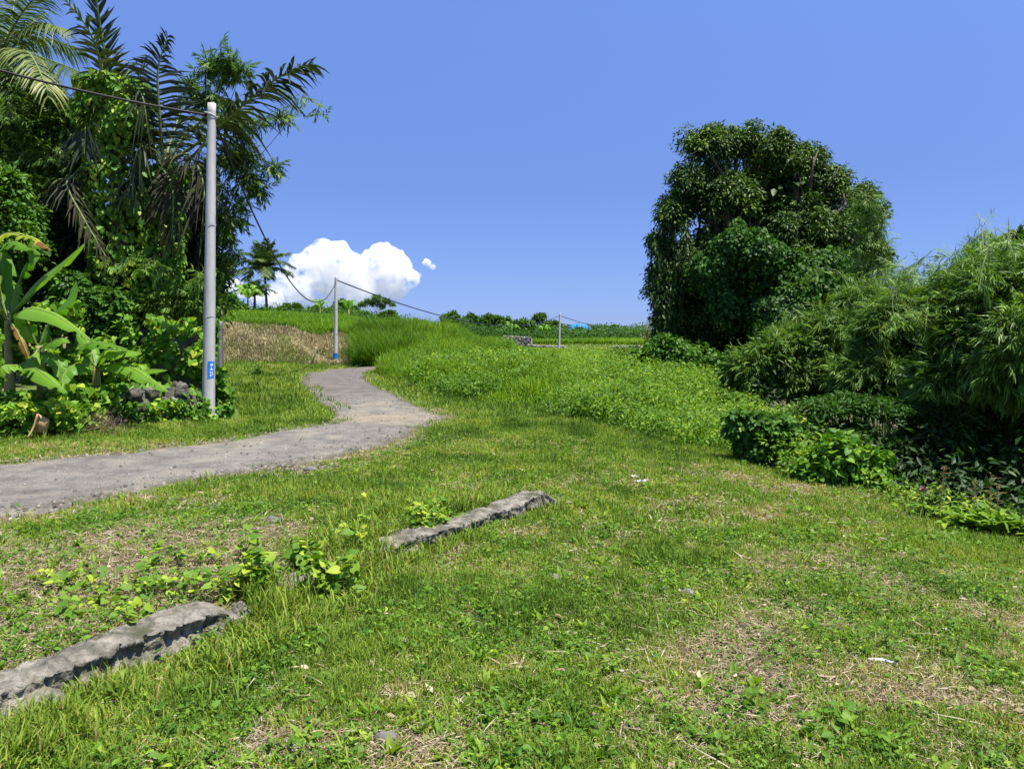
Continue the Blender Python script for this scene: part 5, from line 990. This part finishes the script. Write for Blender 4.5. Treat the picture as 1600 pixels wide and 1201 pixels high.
t, _ = tree('leafy_shrub', 'shrub of dark blue green leaves between banana plants and sugar palm trunk', 'shrub', [(130,480,34),(150,520,30),(110,450,24),(165,475,26)], 15.6, bbase(135, 15.6), .04, (420, 22, .18, .13, .6), 'mid', tlo=.2, thi=.7, tmpl=LF6, nl=4, trunk='stems', crown='foliage')
bamboo([(300,480,28),(270,500,26),(320,470,20),(260,470,22)], 17.0, bbase(290, 17.2), 'low young bamboo above the concrete wall, left of the near pole', 1000, spread=.4, plume=3, fl=.24, ll=.15, lw=.16, group='bamboo on the left', tlo=.3, thi=.85, culms=12, cr=.02)
# creepers over the walls
def creep(regs, D, n, ll, label, mat='vine', tlo=.2, thi=.9, th=.35, name='creeper', tmpl=HEART, seed=0, keep=.42):
    reg = np.asarray(regs, float); A = reg[:, 2] * reg[:, 3]; bi = rng.choice(len(reg), n, p=A / A.sum()); px_ = reg[bi, 0] + reg[bi, 2] * rng.uniform(-1, 1, n); py_ = reg[bi, 1] + reg[bi, 3] * rng.uniform(-1, 1, n)
    cl = fbm(px_ / 22, py_ / 22, s=1, o=3, seed=seed + 4); k = cl > keep * (.7 + .6 * rng.random(n)); px_, py_, cl = px_[k], py_[k], cl[k]; n = len(px_)
    d_ = (D(px_) if callable(D) else D) + rng.uniform(-th, th, n) - (cl - .5) * th * 2.5; pos = P(px_, py_, d_); g = terr(pos[:, 0], pos[:, 1]); pos[:, 2] = np.maximum(pos[:, 2], g + .02)
    s_ = ll * (.5 + .9 * rng.random(n)); mb = MB(); mb.inst(tmpl, frameM(nrm(rdir(n) * .8 + [0, -.3, -.6]), nrm(rdir(n) * .7 + [0, -.6, .8]), s_, s_ * .85), pos, np.clip(tlo + (thi - tlo) * rng.random(n) + (cl - .5) * .8, 0, 1))
    c = pos.mean(0); return tag(mb.build(name, M[mat], loc=c), label, 'creeper', kind='stuff')
dW = lambda px_: np.interp(px_, [-200, 0, 120, 250, 330, 372], [11.6, 12.0, 12.6, 14.0, 14.4, 15.0]) + .35
creep([(60,632,80,22),(160,622,70,22),(-40,560,40,50,),(230,620,50,20),(180,635,60,22),(60,640,60,18),(290,625,30,20),(-60,610,60,50)], dW, 10500, .11, 'bright green heart-leaved creeper covering the low wall and bank below the bananas', seed=1)
creep([(30,540,60,60),(120,560,60,34),(180,590,50,22),(90,500,40,30)], 15.1, 5200, .12, 'creeper climbing over the slope behind and between the banana plants', seed=15)
creep([(285,640,45,16),(240,645,40,14)], lambda p_: dW(p_) - .45, 1500, .085, 'creeper tumbling over the boulder wall beside the near pole', seed=31, keep=.48, th=.12)
creep([(120,650,120,22),(230,650,30,18),(20,665,30,16),(330,640,14,22)], lambda p_: dW(p_) - .5, 1500, .09, 'thin straggling creeper hanging over the stones down to the verge', seed=2, keep=.5, th=.15)
creep([(270,540,34,44),(235,560,40,50),(300,560,26,40),(200,540,40,50),(320,600,20,24),(318,560,12,50)], 15.9, 2900, .13, 'large-leaved creeper hanging in front of the dark concrete wall', seed=3, keep=.47)
creep([(352,630,12,24),(345,600,8,26),(337,520,5,24),(334,560,4,40)], 15.0, 620, .10, 'half dry creeper climbing the post and pole foot', seed=5, keep=.3, th=.12, tlo=0, thi=.75)
# small dry vine tangle low on the wall and white bag at the pole foot
mb = MB(); k = 420; q_ = P(rng.normal(165, 16, k), rng.normal(662, 10, k), 12.3 + rng.uniform(-.2, .2, k)); q_[:, 2] = np.maximum(q_[:, 2], terr(q_[:, 0], q_[:, 1])); L_ = rng.uniform(.06, .22, k); mb.inst(NARROW, frameM(rdir(k), rdir(k), L_, np.full(k, .008)), q_, rng.uniform(0, .6, k))
tag(mb.build('dry_vine_tangle', M['straw'], loc=q_.mean(0)), 'brown tangle of dead stems at the wall foot below the creepers', 'dead stems', kind='stuff')
# weeds grown over the kerb in the middle
def patchweed(x0, x1, y0, y1, n, ll, label, h=.22, tlo=.3, thi=1, mat='weed', tmpl=HEART, name='creeping_plant'):
    g = G(rng.uniform(x0, x1, n), rng.uniform(y0, y1, n)); cl = fbm(g[:, 0], g[:, 1], s=2.6, o=2, seed=6); k = cl > .42; g = g[k]; n = len(g); hh = h * rng.random(n) ** .8 * (.4 + cl[k]); t = thing(name, g.mean(0), label, 'creeping plant'); sm = MB(); lm = MB()
    pos = g + np.stack([0 * hh, 0 * hh, hh], -1); s_ = ll * (.5 + .9 * rng.random(n)); lm.inst(tmpl, frameM(nrm(rdir(n) * [1, 1, .4]), nrm(rdir(n) * .6 + [0, -.15, 1]), s_, s_ * .8), pos, rng.uniform(tlo, thi, n))
    for i in range(0, n, 9): tube(sm, [g[i], (g[i] + pos[i]) / 2 + [.01, .01, 0], pos[i]], .0022, 4, cap=False)
    sm.build('stems', M['stem'], t); lm.build('leaves', M[mat], t)
patchweed(385, 560, 865, 945, 900, .062, 'yellow green heart-leaved plant swamping the gap in the stone kerb', .26)
patchweed(400, 590, 850, 900, 300, .05, 'straggling leafy creeper over the buried stub of kerb', .16)
patchweed(225, 400, 880, 945, 520, .05, 'creeping plant with round bright leaves along the back of the near kerb', .14)
patchweed(60, 230, 905, 985, 260, .045, 'sparse creeping plant on the straw behind the near kerb', .10)
patchweed(560, 700, 785, 835, 380, .05, 'round-leaved plant behind the start of the farther kerb length', .14)
patchweed(0, 70, 1120, 1180, 130, .05, 'bright round leaves at the bottom left corner beside the kerb end', .06, .5, 1)
patchweed(1180, 1330, 1120, 1201, 200, .045, 'heart-leaved weed low in the lawn near the bottom edge', .07, .3, .7)
patchweed(1130, 1240, 1060, 1130, 120, .04, 'small upright leafy weed in dry grass left of the white tube', .12, .2, .6, tmpl=LF6)
# litter
c = g1(1378, 1040); t = MB(); d = np.array([.125, -.035, .0]); tube(t, bez([c + [-.06, .02, .025], c + [0, 0, .03], c + [.065, -.022, .022]], 10), np.linspace(.0085, .010, 10), 10)
tag(t.build('plastic_tube', M['white'], loc=c, smooth=True), 'small white plastic tube lying in the lawn at lower right', 'litter')
M['scrap'] = solidmat('dirty_white_plastic', [(.3, (.25, .24, .22)), (.6, (.55, .54, .52)), (.8, (.65, .65, .63))], 25, .6, .6, 60)
def rag(px_, py_, s, label):
    c = g1(px_, py_); n = 12; u, v = np.meshgrid(np.linspace(-1, 1, n), np.linspace(-1, 1, n)); z = .0 + 1.0 * s * fbm(u * 1.6 + px_, v * 1.6, s=1.6, o=4, seed=3) ** 1.5; rr = 1 - .25 * fbm(u + 9, v, s=1.4, o=2, seed=5)
    V = np.stack([u * s * .8 * rr, v * s * .45 * rr, z], -1).reshape(-1, 3) + c; i = (np.arange(n - 1)[:, None] * n + np.arange(n - 1)[None]).ravel(); mb = MB(); mb.add(V, np.stack([i, i + 1, i + n + 1, i + n], -1)); o = mb.build('plastic_scrap', M['scrap'], loc=c); m_ = o.modifiers.new('t', 'SOLIDIFY'); m_.thickness = .002
    tag(o, label, 'litter', 'white scraps in the grass')
rag(991, 747, .07, 'crumpled white scrap in the lawn, left of its longer grey twin'); rag(1003, 755, .09, 'longer greyish scrap lying just right of the crumpled white one')
rag(334, 650, .10, 'white scrap tucked at the foot of the near utility pole')

# ================================================================ FAR FIELD
stonewall(P(787, 551, 111.5), P(872, 551, 111.5) , 0.01, .3, 'x', 'x', seed=1) if False else None
a_, b_ = P(786, 551, 112), P(832, 551, 112); a_[2] = b_[2] = 0
stonewall(a_, b_, 1.75, .5, 'stone_wall', 'pale rubble wall bulging from the far terrace, left of the farthest pole', 'stone', .42, 7)
a_, b_ = P(826, 551, 111.6), P(885, 551, 111.6)
stonewall(a_, b_, .95, .5, 'stone_wall', 'low end of rubble wall running from the high part to the farthest pole', 'stone', .4, 9)
a_, b_ = P(960, 548, 100), P(1006, 548, 100)
stonewall(a_, b_, .9, .5, 'stone_wall', 'pale bit of terrace wall showing left of the tall tree', 'stone', .45, 11)
FT = 'trees along the horizon'
def ft(L, D, label, r0=.15, n=260, per=22, mat='lime', ll=.5, cr=.55, name='broadleaf_tree', lw=.6, group=FT, **k):
    b = onground(*P(L[0][0], 540, D)[:2]); return tree(name, label, 'tree', L, D, b, r0, (n, per, cr, ll, lw), mat, group=group, nl=4, **k)
ft([(352,470,14),(340,485,16),(365,480,13),(375,490,10),(358,492,16)], 74, 'rounded bush-like tree right of the near pole, left of the palms', n=420, ll=.34, mat='mid')
ft([(398,492,9),(412,490,9),(424,494,7),(386,494,7)], 75, 'leafy thicket hiding the trunks of the two distant coconut palms', n=300, ll=.3, mat='mid')
ft([(450,488,9),(462,482,6),(440,490,7)], 98, 'small loose tree right of the distant coconut palm', n=160)
ft([(432,490,7),(420,488,6)], 108, 'low grey green tree behind the distant palm trunk', n=120)
ft([(482,492,8),(495,487,8),(508,492,7)], 100, 'low broad tree left of the pole with the blue foot', n=180)
ft([(530,483,9),(538,478,7),(545,488,8),(522,490,7)], 105, 'tallest dark tree just behind the pole with the blue foot', n=220, mat='mid')
ft([(552,487,7),(560,492,7),(572,496,7)], 110, 'dark sloping tree right of the pole with the blue foot', n=170)
ft([(590,466,7),(576,470,5),(566,474,4),(603,470,6),(612,475,4),(584,474,4),(597,477,4)], 92, 'slender tree with layered umbrella crown against the white cloud', n=110, sq=.75, ll=.24, cr=.26, r0=.07, kids=0, ragged=.2)
ft([(600,493,6),(612,490,6),(606,497,6)], 90, 'small low companion under the umbrella-crowned tree', n=110, ll=.34, sq=.7, r0=.06)
ft([(700,500,9),(712,497,9),(704,510,10)], 130, 'first dark tree of the central row, at its left end', n=200, mat='mid')
ft([(735,500,9),(748,502,10),(726,508,9)], 138, 'dark flat-topped tree second from left in the central row', n=200, mat='mid')
ft([(768,498,9),(760,503,9),(778,503,9),(770,510,9)], 135, 'highest rounded tree in the middle of the central row', n=240, mat='mid')
ft([(792,503,7),(785,510,8)], 145, 'narrow tree with bare twigs rising from the central row', n=130)
ft([(812,510,11),(826,509,9),(820,518,10)], 130, 'broad low tree above the rubble wall', n=240)
ft([(841,497,7),(846,494,5),(842,500,5)], 140, 'small lollipop-headed tree standing above the row left of the farthest pole', n=130, ll=.4, r0=.1)
ft([(858,512,9),(866,508,7),(872,516,8)], 140, 'low tree immediately left of the farthest pole', n=190)
ft([(886,515,7),(893,518,7)], 150, 'little dark tree between the farthest pole and the blue tarpaulin', n=130, mat='mid')
for i, (x_, y_, lb) in enumerate([(920,518,'left one of the three round trees standing right of the blue roof'), (939,516,'middle one of the three round trees standing right of the blue roof'), (958,516,'right one of the three round trees, nearest the tall tree')]):
    ft([(x_,y_ - 2,7),(x_ - 2,y_ + 6,6),(x_ + 3,y_ + 4,6)], 150, lb, n=150, mat='mid', group='three round trees in a row')
ft([(980,522,7),(990,524,6),(972,524,5)], 155, 'low far tree between the round trees and the tall tree', n=100)
ft([(650,504,5),(660,506,5)], 150, 'tiny far treetop showing over tall grass right of the umbrella-crowned tree', n=60)
# banana plants far
def farbanana(px_, py_, D, h, label, n=9, tint=.6):
    b = onground(*P(px_, py_, D)[:2]); top = b + [0, 0, h * .5]; t = thing('banana_plant', b, label, 'banana plant', 'far banana plants'); mb = MB(); tube(mb, [b, (b + top) / 2, top], [.16, .13, .08], 8); mb.build('stem', M['bstem'], t)
    for i in range(n):
        a = i / n * 2 * pi + rng.random(); e = top + [math.cos(a) * h * .42, math.sin(a) * h * .42, h * rng.uniform(.12, .5)]; rm, lm = MB(), MB()
        bananaleaf(rm, lm, [top, (top + e) / 2 + [0, 0, h * .16], e + [0, 0, -.1 * h]], .42 * h / 3, tint + rng.uniform(-.15, .15), n=14); o = lm.build('leaf', M['banana'], t, smooth=True)
farbanana(388, 500, 76, 3.6, 'yellow green banana plant below the distant coconut palms', 11, .7)
farbanana(800, 522, 126, 3.2, 'banana plant over the left part of the rubble wall', 8)
farbanana(850, 524, 124, 3.0, 'banana plant between rubble wall and farthest pole', 8)
farbanana(545, 503, 88, 2.6, 'banana plant in the crop right of the blue-footed pole', 8)
farbanana(500, 502, 86, 2.4, 'banana plant in the crop left of the blue-footed pole', 8)
# blue tarpaulin shelter
D4 = 146; c = P(905, 512, D4); t = thing('shelter', onground(c[0], D4), 'small shelter with a bright blue tarpaulin roof beyond the farthest pole', 'shelter')
g0 = WORLD[t.name][2]; mb = MB(); w_ = 2.2; n = 16; u, v = np.meshgrid(np.linspace(-1, 1, n), np.linspace(-1, 1, 8)); z = c[2] + .75 - .8 * np.abs(u) ** 1.6 - .9 * np.abs(v) ** 2 + .25 * fbm(u * 3, v * 3, s=1, o=3)
V = np.stack([c[0] + u * w_, c[1] + v * 1.8, z], -1).reshape(-1, 3); i = (np.arange(7)[:, None] * n + np.arange(n - 1)[None]).ravel(); mb.add(V, np.stack([i, i + 1, i + n + 1, i + n], -1)); o = mb.build('roof', M['tarp'], t); m_ = o.modifiers.new('t', 'SOLIDIFY'); m_.thickness = .04
for sx in (-1, 1):
    for sy in (-1, 1): mb = MB(); b_ = np.array([c[0] + sx * w_ * .9, c[1] + sy * 1.6, g0]); tube(mb, [b_ - [0, 0, .2], b_ + [0, 0, c[2] - g0 - .75]], .07, 6); mb.build('post', M['bark'], t)
mb = MB(); plate(mb, (c[0] - w_ * 1.35, c[1] - .3), (c[0] - w_ * .85, c[1] - .3), c[2] - 1.3, c[2] + .3, .1, 8, 6, .2); mb.build('hanging_cloth', M['maroon'], t)
# shrubs at road bend
t, _ = tree('low_shrub', 'low dark bush around the foot of the pole with the blue base', 'shrub', [(505,560,7),(518,561,8),(532,562,6),(550,562,6)], 47, onground(*P(518, 565, 47)[:2]), .03, (260, 18, .25, .16, .6), 'mid', nl=3, sq=.8, trunk='stems', crown='foliage')
t, _ = tree('low_shrub', 'dark leafy bush where the mound meets the road bend', 'shrub', [(645,582,12),(632,590,9),(655,570,9)], 30.5, onground(*P(645, 600, 30.5)[:2]), .03, (300, 20, .2, .12, .6), 'mid', nl=3, trunk='stems', crown='foliage')
t, _ = tree('low_shrub', 'small dark clump of weeds alone on the left lawn', 'shrub', [(402,582,5),(405,590,6)], 28, onground(*P(403, 590, 28)[:2]), .02, (90, 16, .14, .10, .4), 'mid', nl=2, trunk='stems', crown='foliage')

# ================================================================ CLOUDS
def ico(n=26):
    a, b = np.meshgrid(np.linspace(0, 2 * pi, n * 2 + 1)[:-1], np.linspace(.02, pi - .02, n)); V = np.stack([np.sin(b) * np.cos(a), np.sin(b) * np.sin(a), np.cos(b)], -1); r, c = a.shape; i = np.arange(r - 1)[:, None] * c; j = np.arange(c)[None]; j2 = (j + 1) % c
    V = V.reshape(-1, 3); q = np.stack([i + j, i + c + j, i + c + j2, i + j2], -1).reshape(-1, 4)
    t = [[x, (x + 1) % c, len(V)] for x in range(c)] + [[(r - 1) * c + (x + 1) % c, (r - 1) * c + x, len(V) + 1] for x in range(c)]
    return np.concatenate([V, [[0, 0, 1.0], [0, 0, -1.0]]]), q, [x[::-1] for x in t]
IV, IQ, IT = ico(14)
def cloudmat(name, dens, cz, h):
    m, t, n, l = newmat(name)
    tc = n('ShaderNodeTexCoord'); nz = n('ShaderNodeTexNoise'); nz.inputs['Scale'].default_value = .03; nz.inputs['Detail'].default_value = 6; nz.inputs['Roughness'].default_value = .68; l(tc.outputs['Object'], nz.inputs['Vector'])
    mr = n('ShaderNodeMapRange'); mr.inputs[1].default_value = .42; mr.inputs[2].default_value = .63; mr.inputs[4].default_value = dens; l(nz.outputs[0], mr.inputs[0])
    sp = n('ShaderNodeSeparateXYZ'); l(tc.outputs['Object'], sp.inputs[0]); mz = n('ShaderNodeMapRange'); mz.interpolation_type = 'SMOOTHSTEP'; mz.inputs[1].default_value = cz; mz.inputs[2].default_value = cz + h; mz.inputs[3].default_value = .07; l(sp.outputs[2], mz.inputs[0])
    mm = n('ShaderNodeMath'); mm.operation = 'MULTIPLY'; l(mr.outputs[0], mm.inputs[0]); l(mz.outputs[0], mm.inputs[1])
    v = n('ShaderNodeVolumeScatter'); v.inputs['Color'].default_value = (1, 1, 1, 1); v.inputs['Anisotropy'].default_value = .0; l(mm.outputs[0], v.inputs['Density'])
    o = n('ShaderNodeOutputMaterial'); l(v.outputs[0], o.inputs['Volume']); return m
def cloud(L, D, label, base, kids=7, dens=.06, vox=9, h=90):
    mb = MB(); Ls = []
    for b in L:
        Ls.append(b)
        for k in range(kids): a = rng.uniform(-.3, pi + .3); Ls.append((b[0] + b[2] * .8 * math.cos(a), b[1] - b[2] * .75 * math.sin(a), b[2] * rng.uniform(.28, .55)))
    for i, b in enumerate(Ls):
        c = P(b[0], b[1], D + rng.uniform(-40, 40)); r = b[2] * D / F; V = IV * r * (.8 + .4 * fbm(IV[:, 0] * 1.0 + i * 5, IV[:, 1], IV[:, 2], s=1.6, o=4, seed=i))[:, None] + c
        mb.add(V, IQ, IT, .5)
    o0 = P(L[0][0], L[0][1], D); o = mb.build('cloud', cloudmat('cloud', dens, P(L[0][0], base, D)[2] - o0[2], h), smooth=True, loc=o0)
    md = o.modifiers.new('union', 'REMESH'); md.mode = 'VOXEL'; md.voxel_size = vox
    return tag(o, label, 'cloud', 'white clouds', 'thing')
rng = np.random.default_rng(55)
cloud([(505,388,15),(485,400,15),(525,394,18),(540,412,20),(500,412,20),(465,408,12),(600,394,15),(590,407,22),(615,400,14),(620,422,23),(642,436,15),(580,430,28),(555,422,24),(560,500,30),(600,500,24),(510,500,28),(470,490,24),(440,480,22),(430,455,14),(458,418,13),(445,436,15),(452,465,20),(420,478,16),(610,450,24),(565,455,30),(520,440,32),(482,432,22),(470,455,24),(520,470,28),(600,470,24),(560,478,28)], 2600, 'big white cumulus cloud over the horizon at centre left', 500, h=190, dens=.06)
cloud([(360,447,13),(345,457,14),(375,454,12),(400,462,13),(430,470,14),(335,470,14)], 2500, 'low white cloud behind the distant coconut palm', 500, h=90)
cloud([(667,411,7),(676,417,5)], 2600, 'tiny isolated puff of cloud right of the big cumulus', 435, 4, .09, 4, h=20)
